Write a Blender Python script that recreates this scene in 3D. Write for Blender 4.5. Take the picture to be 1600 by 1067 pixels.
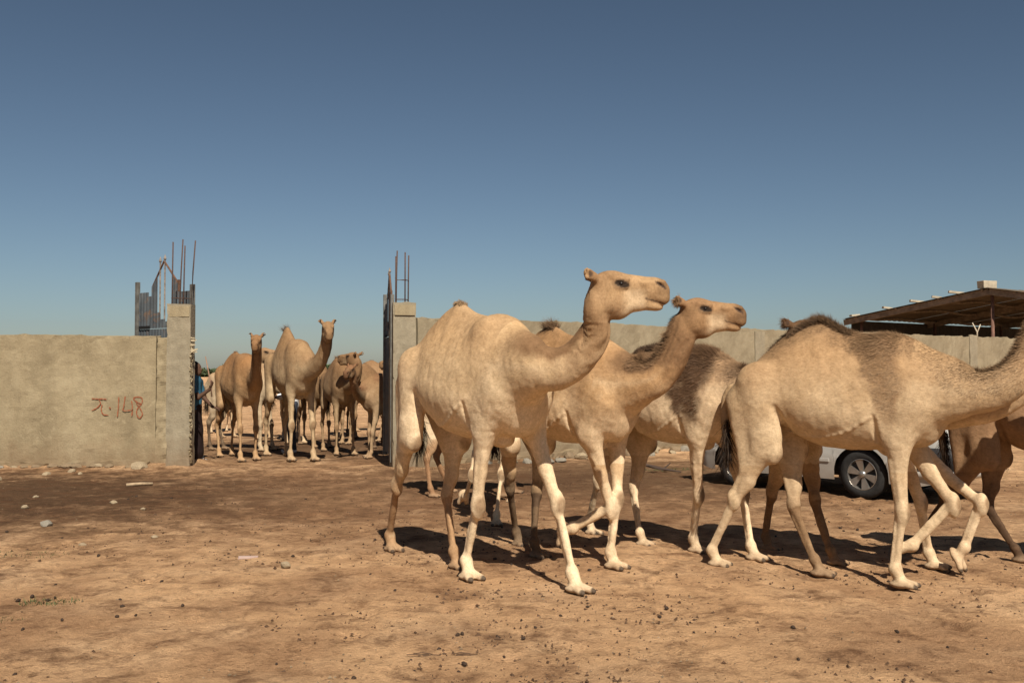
import bpy, math, random
import numpy as np
from mathutils import Vector, Matrix

# ------------------------------------------------------------------ camera, sky, sun, exposure
scene = bpy.context.scene
for o in list(bpy.data.objects): bpy.data.objects.remove(o)
COL = scene.collection
R = math.radians
cam_d = bpy.data.cameras.new('camera'); cam = bpy.data.objects.new('camera', cam_d); COL.objects.link(cam)
cam.location = (0, 0, 1.6); cam.rotation_euler = (R(90 + 1.6), 0, 0)
cam_d.lens = 35; cam_d.sensor_width = 36; cam_d.clip_end = 3000
scene.camera = cam

SUN_EL, SUN_AZ = 47.0, 166.0            # azimuth clockwise from +Y: the sun stands behind the camera, a little to the right
world = bpy.data.worlds.new('World'); scene.world = world; world.use_nodes = True
wn = world.node_tree; wn.nodes.clear()
sky = wn.nodes.new('ShaderNodeTexSky'); sky.sky_type = 'NISHITA'; sky.sun_disc = False
sky.sun_elevation = R(SUN_EL); sky.sun_rotation = R(SUN_AZ); sky.altitude = 0
sky.air_density = 0.85; sky.dust_density = 0.5; sky.ozone_density = 2.5
hsv = wn.nodes.new('ShaderNodeHueSaturation'); hsv.inputs['Saturation'].default_value = 0.80; hsv.inputs['Hue'].default_value = 0.49; hsv.inputs['Value'].default_value = 0.507
gam = wn.nodes.new('ShaderNodeGamma'); gam.inputs[1].default_value = 1.3
bg = wn.nodes.new('ShaderNodeBackground'); bg.inputs[1].default_value = 0.0535
wo = wn.nodes.new('ShaderNodeOutputWorld')
wn.links.new(sky.outputs[0], hsv.inputs['Color']); wn.links.new(hsv.outputs[0], gam.inputs[0])
wn.links.new(gam.outputs[0], bg.inputs[0]); wn.links.new(bg.outputs[0], wo.inputs[0])

sd = bpy.data.lights.new('sun', 'SUN'); sun = bpy.data.objects.new('sun', sd); COL.objects.link(sun)
sd.energy = 5.0; sd.angle = R(0.5); sd.color = (1.0, 0.92, 0.80)
_az = R(SUN_AZ); _el = R(SUN_EL)
_to = Vector((math.sin(_az)*math.cos(_el), math.cos(_az)*math.cos(_el), math.sin(_el)))
sun.rotation_euler = _to.to_track_quat('Z', 'Y').to_euler(); sun.location = (4, -6, 9)
vs = scene.view_settings
vs.view_transform = 'Standard'; vs.look = 'None'; vs.gamma = 1.0; vs.exposure = 0.5; vs.use_curve_mapping = False

# ------------------------------------------------------------------ small numpy noise
def _hash(ix, iy, iz, seed):
    h = (ix.astype(np.int64)*374761393 + iy.astype(np.int64)*668265263 + iz.astype(np.int64)*2147483647 + seed*1274126177) & 0xffffffff
    h = ((h ^ (h >> 13))*1274126177) & 0xffffffff
    return ((h ^ (h >> 16)) & 0xffff)/65535.0
def noise3(P, scale, seed=0):
    """smooth value noise in -1..1 at points P (N,3)"""
    Q = P*scale; I = np.floor(Q); f = Q-I; f = f*f*(3-2*f); I = I.astype(np.int64)
    r = 0
    for dx in (0, 1):
        wx = f[:, 0] if dx else 1-f[:, 0]
        for dy in (0, 1):
            wy = f[:, 1] if dy else 1-f[:, 1]
            for dz in (0, 1):
                wz = f[:, 2] if dz else 1-f[:, 2]
                r = r + wx*wy*wz*_hash(I[:, 0]+dx, I[:, 1]+dy, I[:, 2]+dz, seed)
    return r*2-1
def fbm3(P, scale, seed=0, octv=3):
    r = 0; a = 1; t = 0
    for o in range(octv):
        r = r + a*noise3(P, scale*2**o, seed+o*17); t += a; a *= .5
    return r/t
def sstep(a, b, x):
    t = np.clip((x-a)/(b-a), 0, 1); return t*t*(3-2*t)

# ------------------------------------------------------------------ mesh helpers
def mesh_np(name, V, F, mat=None, col=None, smooth=True):
    V = np.asarray(V, dtype=np.float32); F = np.asarray(F, dtype=np.int32)
    me = bpy.data.meshes.new(name)
    me.vertices.add(len(V)); me.vertices.foreach_set('co', V.ravel())
    k = F.shape[1]
    me.loops.add(F.size); me.loops.foreach_set('vertex_index', F.ravel())
    me.polygons.add(len(F)); me.polygons.foreach_set('loop_start', np.arange(0, F.size, k, dtype=np.int32))
    me.update(calc_edges=True)
    me.polygons.foreach_set('use_smooth', np.full(len(F), smooth, dtype=bool))
    if col is not None:
        c = np.ones((len(V), 4), dtype=np.float32); c[:, :3] = col
        a = me.color_attributes.new('Col', 'FLOAT_COLOR', 'POINT'); a.data.foreach_set('color', c.ravel())
    if mat is not None: me.materials.append(mat)
    me.validate(); return me
def link(name, me, parent=None, loc=None, rot=None):
    o = bpy.data.objects.new(name, me); COL.objects.link(o)
    if parent is not None: o.parent = parent
    if loc is not None: o.location = loc
    if rot is not None: o.rotation_euler = rot
    return o
def tag(o, label=None, cat=None, group=None, kind=None):
    if label: o['label'] = label
    if cat: o['category'] = cat
    if group: o['group'] = group
    if kind: o['kind'] = kind
    return o
def empty(name, loc, rz=0, sc=1):
    o = bpy.data.objects.new(name, None); COL.objects.link(o); o.location = loc; o.rotation_euler = (0, 0, rz); o.scale = (sc, sc, sc)
    o.empty_display_size = .2
    return o
class MB:
    """collects boxes, bars and tubes into one mesh"""
    def __init__(s): s.v = []; s.f = []
    def add(s, vs, fs):
        n = len(s.v); s.v += [tuple(p) for p in vs]; s.f += [tuple(i+n for i in f) for f in fs]
    def box(s, c, d, M=None, jit=0, rnd=None):
        x, y, z = (q/2 for q in d); P = []
        for sx, sy, sz in ((-1,-1,-1),(1,-1,-1),(1,1,-1),(-1,1,-1),(-1,-1,1),(1,-1,1),(1,1,1),(-1,1,1)):
            p = Vector((sx*x, sy*y, sz*z))
            if jit: p += Vector((rnd.uniform(-jit, jit), rnd.uniform(-jit, jit), rnd.uniform(-jit, jit)))
            if M is not None: p = M @ p
            P.append(p + Vector(c))
        s.add(P, [(0,3,2,1),(4,5,6,7),(0,1,5,4),(1,2,6,5),(2,3,7,6),(3,0,4,7)])
    def tube(s, pts, rad, n=8, cap=True):
        pts = [Vector(p) for p in pts]; rr = rad if isinstance(rad, (list, tuple)) else [rad]*len(pts)
        base = len(s.v); up = Vector((0, 0, 1)); rings = []
        for i, p in enumerate(pts):
            t = (pts[min(i+1, len(pts)-1)] - pts[max(i-1, 0)]).normalized()
            a = t.cross(up)
            if a.length < .05: a = t.cross(Vector((1, 0, 0)))
            a.normalize(); b = t.cross(a)
            s.v += [tuple(p + (a*math.cos(2*math.pi*k/n) + b*math.sin(2*math.pi*k/n))*rr[i]) for k in range(n)]
        for i in range(len(pts)-1):
            for k in range(n):
                k2 = (k+1) % n
                s.f.append((base+i*n+k, base+i*n+k2, base+(i+1)*n+k2, base+(i+1)*n+k))
        if cap:
            s.f.append(tuple(base+k for k in range(n)))
            s.f.append(tuple(base+(len(pts)-1)*n+n-1-k for k in range(n)))
    def build(s, name, mat, parent=None, smooth=False, bevel=0, loc=None):
        me = bpy.data.meshes.new(name); me.from_pydata(s.v, [], s.f); me.update()
        if smooth: me.polygons.foreach_set('use_smooth', [True]*len(me.polygons))
        if mat: me.materials.append(mat)
        import bmesh
        bm = bmesh.new(); bm.from_mesh(me); bmesh.ops.recalc_face_normals(bm, faces=bm.faces)
        if bevel: bmesh.ops.bevel(bm, geom=list(bm.edges), offset=bevel, segments=2, affect='EDGES', profile=.6)
        bm.to_mesh(me); bm.free()
        return link(name, me, parent, loc)

# ------------------------------------------------------------------ materials
def newmat(name, rough=.85, spec=.25):
    m = bpy.data.materials.new(name); m.use_nodes = True
    nt = m.node_tree; b = nt.nodes['Principled BSDF']
    b.inputs['Roughness'].default_value = rough; b.inputs['Specular IOR Level'].default_value = spec
    return m, nt, b
def N(nt, typ, **kw):
    n = nt.nodes.new(typ)
    for k, v in kw.items():
        if k in n.inputs: n.inputs[k].default_value = v
        else: setattr(n, k, v)
    return n
def noise(nt, vec, scale, detail=4, rough=.55, dist=0.0):
    n = N(nt, 'ShaderNodeTexNoise'); n.inputs['Scale'].default_value = scale; n.inputs['Detail'].default_value = detail
    n.inputs['Roughness'].default_value = rough; n.inputs['Distortion'].default_value = dist
    if vec is not None: nt.links.new(vec, n.inputs['Vector'])
    return n.outputs['Fac']
def ramp(nt, fac, stops):
    n = N(nt, 'ShaderNodeValToRGB'); e = n.color_ramp.elements
    while len(e) < len(stops): e.new(.5)
    for i, (p, c) in enumerate(stops):
        e[i].position = p; e[i].color = (*c, 1) if len(c) == 3 else c
    nt.links.new(fac, n.inputs[0]); return n.outputs[0]
def mix(nt, a, b, fac, mode='MIX'):
    n = N(nt, 'ShaderNodeMix', data_type='RGBA', blend_type=mode)
    for sock, v in ((n.inputs[0], fac), (n.inputs[6], a), (n.inputs[7], b)):
        if hasattr(v, 'links'): nt.links.new(v, sock)
        elif isinstance(v, (tuple, list)): sock.default_value = (*v, 1) if len(v) == 3 else v
        else: sock.default_value = v
    return n.outputs[2]
def bump(nt, b, h, strength=.3, dist=.01):
    n = N(nt, 'ShaderNodeBump'); n.inputs['Strength'].default_value = strength; n.inputs['Distance'].default_value = dist
    nt.links.new(h, n.inputs['Height']); nt.links.new(n.outputs[0], b.inputs['Normal'])
def simple(name, col, rough=.8, spec=.25, var=.18, scale=9, metal=0, bscale=0, bstr=.2):
    m, nt, b = newmat(name, rough, spec); b.inputs['Metallic'].default_value = metal
    tc = N(nt, 'ShaderNodeTexCoord').outputs['Object']
    f = noise(nt, tc, scale, 5)
    c = ramp(nt, f, [(.3, tuple(x*(1-var) for x in col)), (.7, tuple(min(1, x*(1+var)) for x in col))])
    nt.links.new(c, b.inputs['Base Color'])
    if bscale: bump(nt, b, noise(nt, tc, bscale, 4), bstr)
    return m
# ------------------------------------------------------------------ implicit-surface modelling for animals and people
def U(v):
    v = np.asarray(v, float); return v/np.linalg.norm(v)
class Field:
    """a list of soft-blended shapes, meshed as one continuous skin"""
    def __init__(s): s.p = []
    def cone(s, a, b, ra, rb, side=None, ratio=1., k=.03, sub=False):
        a = np.asarray(a, float); b = np.asarray(b, float)
        m = max(ra, rb)*max(1, ratio) + k + .05
        lo = np.minimum(a, b)-m; hi = np.maximum(a, b)+m
        sd = None if side is None else U(side)
        def f(P):
            Q = P-a; ba = b-a
            if sd is not None:
                Q = Q+np.outer(Q@sd, sd)*(1/ratio-1); ba = ba+sd*(ba@sd)*(1/ratio-1)
            h = np.clip(Q@ba/max(ba@ba, 1e-9), 0, 1)
            d = np.linalg.norm(Q-h[:, None]*ba, axis=1)-(ra+(rb-ra)*h)
            return d*min(1., ratio)
        s.p.append((lo, hi, f, k, sub))
    def ell(s, c, r, M=None, k=.03, sub=False):
        c = np.asarray(c, float); r = np.asarray(r, float); m = r.max()+k+.05
        Mt = None if M is None else np.asarray(M, float)
        def f(P):
            Q = P-c
            if Mt is not None: Q = Q@Mt
            k0 = np.linalg.norm(Q/r, axis=1)+1e-9; k1 = np.linalg.norm(Q/(r*r), axis=1)+1e-9
            return k0*(k0-1)/k1
        s.p.append((c-m, c+m, f, k, sub))
    def func(s, lo, hi, f, k, sub=False): s.p.append((np.asarray(lo, float), np.asarray(hi, float), f, k, sub))
    def _blend(s, D0, d, k, sub):
        if sub:
            d = -d; h = np.clip(.5+.5*(d-D0)/k, 0, 1); return D0*(1-h)+d*h+k*h*(1-h)
        h = np.clip(.5+.5*(D0-d)/k, 0, 1); return D0*(1-h)+d*h-k*h*(1-h)
    def eval(s, P, C, hs):
        """P (blocks, n, 3) points, C block centres, hs half block size"""
        D = np.full(P.shape[:2], .3)
        for lo, hi, f, k, sub in s.p:
            sel = np.nonzero(((C > lo-hs) & (C < hi+hs)).all(1))[0]
            if len(sel): D[sel] = s._blend(D[sel], f(P[sel].reshape(-1, 3)).reshape(len(sel), -1), k, sub)
        return D
    def mesh(s, h, B=4):
        lo = np.min([q[0] for q in s.p if not q[4]], 0)-.02; hi = np.max([q[1] for q in s.p if not q[4]], 0)+.02
        nb = np.ceil((hi-lo)/(h*B)).astype(int)+1
        gi = np.stack(np.meshgrid(*[np.arange(n) for n in nb], indexing='ij'), -1).reshape(-1, 3)
        C = lo+(gi+.5)*h*B
        Dc = s.eval(C[:, None, :], C, h*B*.5)[:, 0]
        act = np.abs(Dc) < h*B*1.75
        G = np.repeat(np.repeat(np.repeat(np.where(Dc < 0, -.2, .2).reshape(nb), B, 0), B, 1), B, 2).astype(np.float32)
        ga = gi[act]
        off = np.stack(np.meshgrid(*[np.arange(B)]*3, indexing='ij'), -1).reshape(-1, 3)
        I = ga[:, None, :]*B+off[None]
        v = s.eval(lo+I*h, C[act], h*B*.5)
        I = I.reshape(-1, 3); G[I[:, 0], I[:, 1], I[:, 2]] = v.ravel()
        return nets(G, lo, h)
def nets(G, lo, h):
    S = G < 0
    n = np.array(G.shape)
    cnt = np.zeros(n-1, np.int8)
    sl = lambda o, m: slice(o, m-1+o)
    cs = [(i, j, k) for i in (0, 1) for j in (0, 1) for k in (0, 1)]
    for c in cs: cnt += S[sl(c[0], n[0]), sl(c[1], n[1]), sl(c[2], n[2])]
    cells = np.argwhere((cnt > 0) & (cnt < 8))
    idx = np.full(n-1, -1, np.int32); idx[tuple(cells.T)] = np.arange(len(cells))
    vals = {c: G[cells[:, 0]+c[0], cells[:, 1]+c[1], cells[:, 2]+c[2]].astype(float) for c in cs}
    acc = np.zeros((len(cells), 3)); num = np.zeros(len(cells))
    for a in cs:
        for ax in range(3):
            if a[ax]: continue
            b = list(a); b[ax] = 1; b = tuple(b)
            va, vb = vals[a], vals[b]; m = (va < 0) != (vb < 0)
            t = va[m]/(va[m]-vb[m])
            p = np.tile(np.array(a, float), (m.sum(), 1)); p[:, ax] = t
            acc[m] += p; num[m] += 1
    V = lo+(cells+acc/num[:, None])*h
    F = []
    for ax in range(3):
        o = [0, 0, 0]; o[ax] = 1
        A = S[:n[0]-o[0], :n[1]-o[1], :n[2]-o[2]]; Bq = S[o[0]:, o[1]:, o[2]:]
        e = np.argwhere(A != Bq)
        u, w = (ax+1) % 3, (ax+2) % 3
        e = e[(e[:, u] > 0) & (e[:, w] > 0) & (e[:, u] < n[u]-1) & (e[:, w] < n[w]-1)]
        inside = A[tuple(e.T)]
        q = []
        for du, dw in ((-1, -1), (0, -1), (0, 0), (-1, 0)):
            c = e.copy(); c[:, u] += du; c[:, w] += dw
            q.append(idx[tuple(c.T)])
        q = np.stack(q, 1); q[~inside] = q[~inside][:, ::-1]
        F.append(q)
    F = np.concatenate(F); F = F[(F >= 0).all(1)]
    return V, F
def vnormals(V, F):
    n = np.cross(V[F[:, 2]]-V[F[:, 0]], V[F[:, 3]]-V[F[:, 1]])
    Nn = np.zeros_like(V)
    for i in range(4): np.add.at(Nn, F[:, i], n)
    return Nn/(np.linalg.norm(Nn, axis=1)[:, None]+1e-12)
def segdist(P, A, B):
    ba = B-A; h = np.clip((P-A)@ba/(ba@ba), 0, 1); return np.linalg.norm(P-A-h[:, None]*ba, axis=1), h
def blades(rng, P, Nr, flow, length, width, tilt, col):
    """one thin triangle of hair per point; flow = hair direction, tilt = lift off the skin"""
    fl = flow-(flow*Nr).sum(1)[:, None]*Nr; fl /= np.linalg.norm(fl, axis=1)[:, None]+1e-9
    j = rng.normal(0, .28, (len(P), 3)); fl = fl+j-(j*Nr).sum(1)[:, None]*Nr; fl /= np.linalg.norm(fl, axis=1)[:, None]+1e-9
    d = fl*np.cos(tilt)[:, None]+Nr*np.sin(tilt)[:, None]
    sd = np.cross(d, Nr); sd /= np.linalg.norm(sd, axis=1)[:, None]+1e-9
    b = P-Nr*.002
    V = np.stack([b-sd*width[:, None], b+sd*width[:, None], b+d*length[:, None]], 1).reshape(-1, 3)
    return V, np.arange(len(V)).reshape(-1, 3), np.repeat(col, 3, 0)

# ------------------------------------------------------------------ camel
def ik(A, B, l1, l2, bend):
    """middle joint between A and B, bent towards the vector bend"""
    A = np.asarray(A, float); B = np.asarray(B, float); d = B-A; L = np.linalg.norm(d)
    s_ = max(1.0, L/(l1+l2-.004)); l1 *= s_; l2 *= s_
    a = (l1*l1-l2*l2+L*L)/(2*L); hh = math.sqrt(max(l1*l1-a*a, 0))
    bend = np.asarray(bend, float); pr = bend-d*(bend@d)/(d@d)
    return A+d*(a/L)+U(pr)*hh
def catmull(P, n):
    P = np.asarray(P, float); P = np.vstack([2*P[0]-P[1], P, 2*P[-1]-P[-2]]); out = []
    for i in range(1, len(P)-2):
        for t in np.linspace(0, 1, n, endpoint=False):
            a, b, c, d = P[i-1:i+3]
            out.append(.5*((2*b)+(c-a)*t+(2*a-5*b+4*c-d)*t*t+(3*b-a-3*c+d)*t**3))
    out.append(P[-2]); return np.array(out)
PROF_X = [-.95, -.90, -.80, -.68, -.48, -.28, -.12, .08, .25, .42, .56, .70, .82, .90]
PROF_T = [1.50, 1.56, 1.67, 1.79, 1.96, 2.08, 2.14, 2.04, 2.01, 2.02, 1.99, 1.90, 1.76, 1.62]
PROF_B = [1.46, 1.44, 1.42, 1.385, 1.26, 1.135, 1.075, 1.055, 1.06, 1.08, 1.105, 1.15, 1.24, 1.38]
PROF_W = [.03, .10, .165, .205, .265, .345, .385, .395, .375, .335, .295, .24, .165, .06]
COAT = dict(base=(.51, .365, .212), brown=(.185, .105, .052), pale=(.64, .50, .33), dark=(.06, .035, .02), dorsal=.5, patch=.0,
            neckdark=.5, legs='pale', hind='pale', legpale=.55, mane=.25, tuft=.03, shag=.0, face=.35)
def camel(name, label, pos, yaw, sc, feet, head, headyaw, headpitch=-6, neck=None, coat=None, h=.011, fur=40000,
          hump=0.0, width=1.0, seed=1, group='camels of the herd', tailswing=0.0, belly=0.0, cat='camel', z0=0.0, humpx=-.12, vein=False):
    """pos/feet/head/neck in metres in the yard; yaw in degrees; feet: RF LF RH LH -> (x,y) or dict(knee=,ankle=,toe=) world points"""
    ct = dict(COAT); ct.update(coat or {})
    rng = np.random.default_rng(seed)
    yr = R(yaw); c_, s_ = math.cos(yr), math.sin(yr)
    def L(p):
        x, y = p[0]-pos[0], p[1]-pos[1]; z = (p[2]-z0) if len(p) > 2 else 0.
        return np.array([(x*c_+y*s_)/sc, (-x*s_+y*c_)/sc, z/sc])
    F = Field()
    # torso
    xs = np.linspace(-1.0, 1.0, 401)
    top = np.interp(xs, PROF_X, PROF_T)+hump*np.exp(-((xs-humpx)/.22)**2); bot = np.interp(xs, PROF_X, PROF_B)-belly*np.exp(-((xs-.0)/.4)**2)
    wid = np.interp(xs, PROF_X, PROF_W, left=.02, right=.02)*width
    pear = .20+.30*np.exp(-((xs-humpx)/.28)**2)
    kr = np.exp(-np.linspace(-2, 2, 25)**2); kr /= kr.sum()
    sm = lambda a: np.convolve(np.pad(a, 12, 'edge'), kr, 'valid')
    top, bot, wid, pear = sm(top), sm(bot), sm(wid), sm(pear)
    def ft(P):
        x = np.clip(P[:, 0], -.95, .90); i = (x+1)/.005
        g = lambda a: np.interp(i, np.arange(401), a)
        t, b, w, pe = g(top), g(bot), g(wid), g(pear)
        cz = b+(t-b)*.42; up = P[:, 2] > cz; hh = np.where(up, t-cz, cz-b)
        tt = np.clip((P[:, 2]-cz)/hh, -1, 1); w = w*(1-pe*.5*(tt+.25+np.sqrt((tt+.25)**2+.12)))
        y = P[:, 1]; z = P[:, 2]-cz
        k0 = np.sqrt((y/w)**2+(z/hh)**2)+1e-9; k1 = np.sqrt((y/w**2)**2+(z/hh**2)**2)+1e-9
        d = k0*(k0-1)/k1; dx = P[:, 0]-x
        return np.where(np.abs(dx) > 0, np.sqrt(np.maximum(d, 0)**2+dx**2)+np.minimum(d, 0), d)
    F.func((-1.1, -.6, .85), (1.05, .6, 2.55), ft, .06)
    F.ell((.66, 0, 1.32), (.17, .165*width, .22), k=.08)                       # brisket
    F.ell((.44, 0, 1.06), (.10, .09, .05), k=.05)                               # chest pad
    YS = np.array([0, 1., 0])
    joints = {}
    def foot(A, toe, up, big=1., side=1):
        """foot pad below ankle A; toe = direction of the toes, up = sole normal"""
        toe = U(toe); up = U(up); lat = np.cross(up, toe)
        base = A-up*.135+toe*.05
        M = np.stack([toe, lat, up], 1)
        F.cone(A, base+up*.045-toe*.005, .039*big, .052*big, k=.03)
        F.ell(base+up*.028-toe*.012, np.array([.088, .080, .030])*big, M, k=.025)
        for q in (-1, 1):
            d_ = U(toe+lat*q*.22)
            F.cone(base+up*.045+lat*q*.030*big, base+up*.026+(d_*.088+lat*q*.030)*big, .036*big, .034*big, up, .80, k=.010)
            F.ell(base+up*.022+(d_*.118+lat*q*.030)*big, np.array([.022, .022, .020])*big, M, k=.006)
        return base, toe, lat, up
    def fleg(key, s):
        sp = feet[key]
        if isinstance(sp, dict): K, A, toe = L(sp['knee']), L(sp['ankle']), None; fx = .6
        else:
            f = L(sp); fx = f[0]; A = np.array([f[0]-.05, f[1], .142]); K = None
        E = np.array([.50+.16*np.clip(fx-.6, -.5, .5), .185*s*width**.5, 1.15])
        if K is None: K = ik(E, A, .555, .455, (1, 0, 0))
        S = np.array([.66, .165*s*width, 1.45])
        F.cone((.40, .145*s*width, 1.86), (.60, .185*s*width, 1.45), .12, .15, YS, .62, k=.09)
        F.cone(S, E, .145, .105, YS, .72, k=.08)
        F.cone(E+(.02, 0, .04), E*.45+K*.55, .104, .057, YS, .72, k=.05)
        F.cone(E*.45+K*.55, K, .056, .046, YS, .80, k=.03)
        fw = U(np.cross(YS, K-A)) if abs((K-A)[1]) < 2 else np.array([1., 0, 0])
        lat_ = np.array([0, 1., 0])*s
        F.ell(K+fw*.008-(0, 0, .01), (.052, .054, .105), k=.03); F.ell(K+fw*.026-(0, 0, .015), (.034, .044, .055), k=.022)
        F.cone(K+fw*.006, A+fw*.008, .035, .029, YS, .80, k=.022)
        F.cone(K-fw*.036, A-fw*.030, .015, .015, k=.008)
        F.cone(E*.75+K*.25+fw*.055+lat_*.02, K+fw*.028, .026, .015, k=.010); F.cone(E*.7+K*.3-fw*.045+lat_*.01, K-fw*.028, .030, .016, k=.010); F.cone(E*.55+K*.45+lat_*.036, K+lat_*.026, .020, .013, k=.010)
        F.ell(A, (.046, .046, .052), k=.03)
        if isinstance(sp, dict):
            tl = U(L(sp['toe'])-A); up = U(A-K)*-1; up = U(up-tl*(up@tl))
            ft_ = foot(A, tl, up, 1., s) if sp.get('flat') is None else foot(A, tl, np.array([0, 0, 1.]), 1., s)
        else:
            ft_ = foot(A, np.array([1, .06*s, 0]), (0, 0, 1.), .98, s)
        joints[key] = (E, K, A, ft_)
    def hleg(key, s):
        sp = feet[key]
        if isinstance(sp, dict): K, A = L(sp['knee']), L(sp['ankle']); fx = -.6
        else:
            f = L(sp); fx = f[0]; A = np.array([f[0]-.05, f[1], .135]); K = None
        st = np.clip(fx+.66, -.55, .6)
        T = np.array([-.47+.14*st, .205*s*width**.5, 1.02])
        if K is None: K = ik(T, A, .50, .47, (-1, 0, -.12))
        Hp = np.array([-.62, .125*s, 1.58])
        F.cone(Hp, T+(-.03, 0, .02), .205, .118, YS, .55, k=.05)
        F.cone((-.80, .10*s, 1.44), (T+K)*.5+(-.05, 0, .08), .12, .058, YS, .62, k=.06)
        F.cone(T+(-.03, 0, .10), T*.35+K*.65, .108, .054, YS, .60, k=.05)
        F.cone(T*.4+K*.6, K, .056, .040, YS, .76, k=.03)
        F.cone(T*.55+K*.45+(-.09, 0, .03), K+(-.035, 0, .05), .030, .022, k=.025)
        F.ell(T+(.035, .005*s, -.01), (.07, .055, .085), k=.04)
        F.ell(K, (.048, .043, .085), k=.03); F.ell(K+(-.03, 0, .03), (.03, .028, .06), k=.03)
        F.cone(K, A, .034, .027, YS, .80, k=.022); F.cone(K+(-.042, 0, -.02), A+(-.030, 0, 0), .015, .014, k=.008)
        F.ell(A, (.042, .042, .048), k=.03)
        if isinstance(sp, dict):
            tl = U(L(sp['toe'])-A); up = U(K-A); up = U(up-tl*(up@tl)); ft_ = foot(A, tl, up, .9, s)
        else: ft_ = foot(A, np.array([1, .05*s, 0]), (0, 0, 1.), .88, s)
        joints[key] = (T, K, A, ft_)
    fleg('RF', -1); fleg('LF', 1); hleg('RH', -1); hleg('LH', 1)
    # head frame
    hp = L(head); hy = R(headyaw-yaw); pt = R(headpitch)
    hx = np.array([math.cos(hy)*math.cos(pt), math.sin(hy)*math.cos(pt), math.sin(pt)])
    hl = np.array([-math.sin(hy), math.cos(hy), 0.]); hz = np.cross(hx, hl)
    HM = np.stack([hx, hl, hz], 1); HS = 1.0
    W = lambda x, y, z: hp+HM@np.array([x, y, z])*HS
    # neck
    he = W(-.012, 0, -.085)
    if neck is None:
        a0 = np.array([.80, 0, 1.55]); c1 = np.array([1.10, .25*he[1], 1.42]); c2 = he-hx*.10+np.array([-.02, 0, -.42])
        t = np.linspace(0, 1, 7)[:, None]
        B = (1-t)**3*a0+3*t*(1-t)**2*c1+3*t*t*(1-t)*c2+t**3*he
        ctrl = np.vstack([[(.50, 0, 1.62)], B])
    else: ctrl = np.vstack([[(.50, 0, 1.62)]]+[[L(q)] for q in neck]+[[he]])
    NK = catmull(ctrl, 5)
    al = np.concatenate([[0], np.cumsum(np.linalg.norm(np.diff(NK, axis=0), axis=1))]); al /= al[-1]
    rh = np.interp(al, [0, .2, .38, .6, .8, 1], [.27, .200, .143, .112, .096, .098]); rt = np.interp(al, [0, .25, .6, 1], [.62, .62, .70, .74])
    fr = []
    for i in range(len(NK)):
        t = U(NK[min(i+1, len(NK)-1)]-NK[max(i-1, 0)])
        sd = U(np.cross((0, 0, 1.), t)+1e-6*np.array([0, 1, 0])) if abs(t[2]) < .985 else hl
        if sd@hl < -.2 and False: sd = -sd
        fr.append((t, sd, np.cross(t, sd)))
    for i in range(len(NK)-1):
        sd = U(fr[i][1]+fr[i+1][1])
        F.cone(NK[i], NK[i+1], rh[i], rh[i+1], sd, float(rt[i]), k=.10 if i < 5 else .035)
    # head
    HY = hl
    def tilt(deg):
        c, q = math.cos(R(deg)), math.sin(R(deg)); return HM@np.array([[c, 0, -q], [0, 1, 0], [q, 0, c]])
    F.ell(W(.07, 0, .028), (.125, .090, .094), HM, k=.04)
    F.cone(W(.10, 0, .030), W(.35, 0, .016), .086, .074, HY, .78, k=.04)
    F.ell(W(.395, 0, -.004), (.085, .062, .082), HM, k=.04)
    F.ell(W(.425, 0, -.052), (.055, .056, .044), HM, k=.022)
    F.cone(W(.08, 0, -.085), W(.33, 0, -.078), .096, .054, HY, .70, k=.035)
    F.ell(W(.135, 0, -.125), (.085, .060, .078), tilt(10), k=.03)                # jaw angle
    F.ell(W(.372, 0, -.106), (.066, .044, .030), tilt(-6), k=.014)
    for q in (-1, 1):
        F.ell(W(.095, .052*q, -.050), (.095, .042, .095), HM, k=.035)              # cheek
        F.ell(W(.150, .068*q, .036), (.050, .028, .036), HM, k=.018)              # eye bulge
        F.cone(W(.100, .076*q, .074), W(.195, .070*q, .070), .020, .014, k=.02)
        F.cone(W(.120, .080*q, .010), W(.190, .074*q, .012), .012, .010, k=.016)   # lower lid   # brow
        F.cone(W(.30, .052*q, .045), W(.43, .040*q, .052), .018, .02, k=.022)     # nostril rim
        F.cone(W(.01, .058*q, .062), W(-.075, .112*q, .098), .026, .040, U(hx+hl*q*.4), .46, k=.018)   # ear
        F.ell(W(-.060, .126*q, .096), (.030, .018, .034), HM, k=.012, sub=True)
        F.ell(W(.415, .060*q, .036), (.036, .014, .010), tilt(-32), k=.010, sub=True)  # nostril
        F.ell(W(.152, .100*q, .034), (.036, .018, .016), tilt(-6), k=.012, sub=True)   # eye opening
        F.ell(W(.395, .062*q, -.075), (.062, .016, .004), tilt(-14), k=.008, sub=True)  # mouth
    # tail
    ts = tailswing
    TL = catmull([(-.90, 0, 1.55), (-.955, ts*.1, 1.42), (-.955, ts*.5, 1.2), (-.93, ts, 1.0)], 4)
    for i in range(len(TL)-1):
        r0 = .042-.024*i/len(TL); F.cone(TL[i], TL[i+1], r0, r0-.002, k=.03)
    def surf(px, pz, sd):
        yy = np.linspace(.04, .60, 90); Pq = np.stack([np.full(90, px), yy*sd, np.full(90, pz)], 1)
        d = F.eval(Pq[None], np.array([[px, .32*sd, pz]]), np.array([.01, .30, .01]))[0]; ok = np.nonzero(d < 0)[0]
        return (px, sd*(yy[ok[-1]] if len(ok) else .05), pz)
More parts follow.
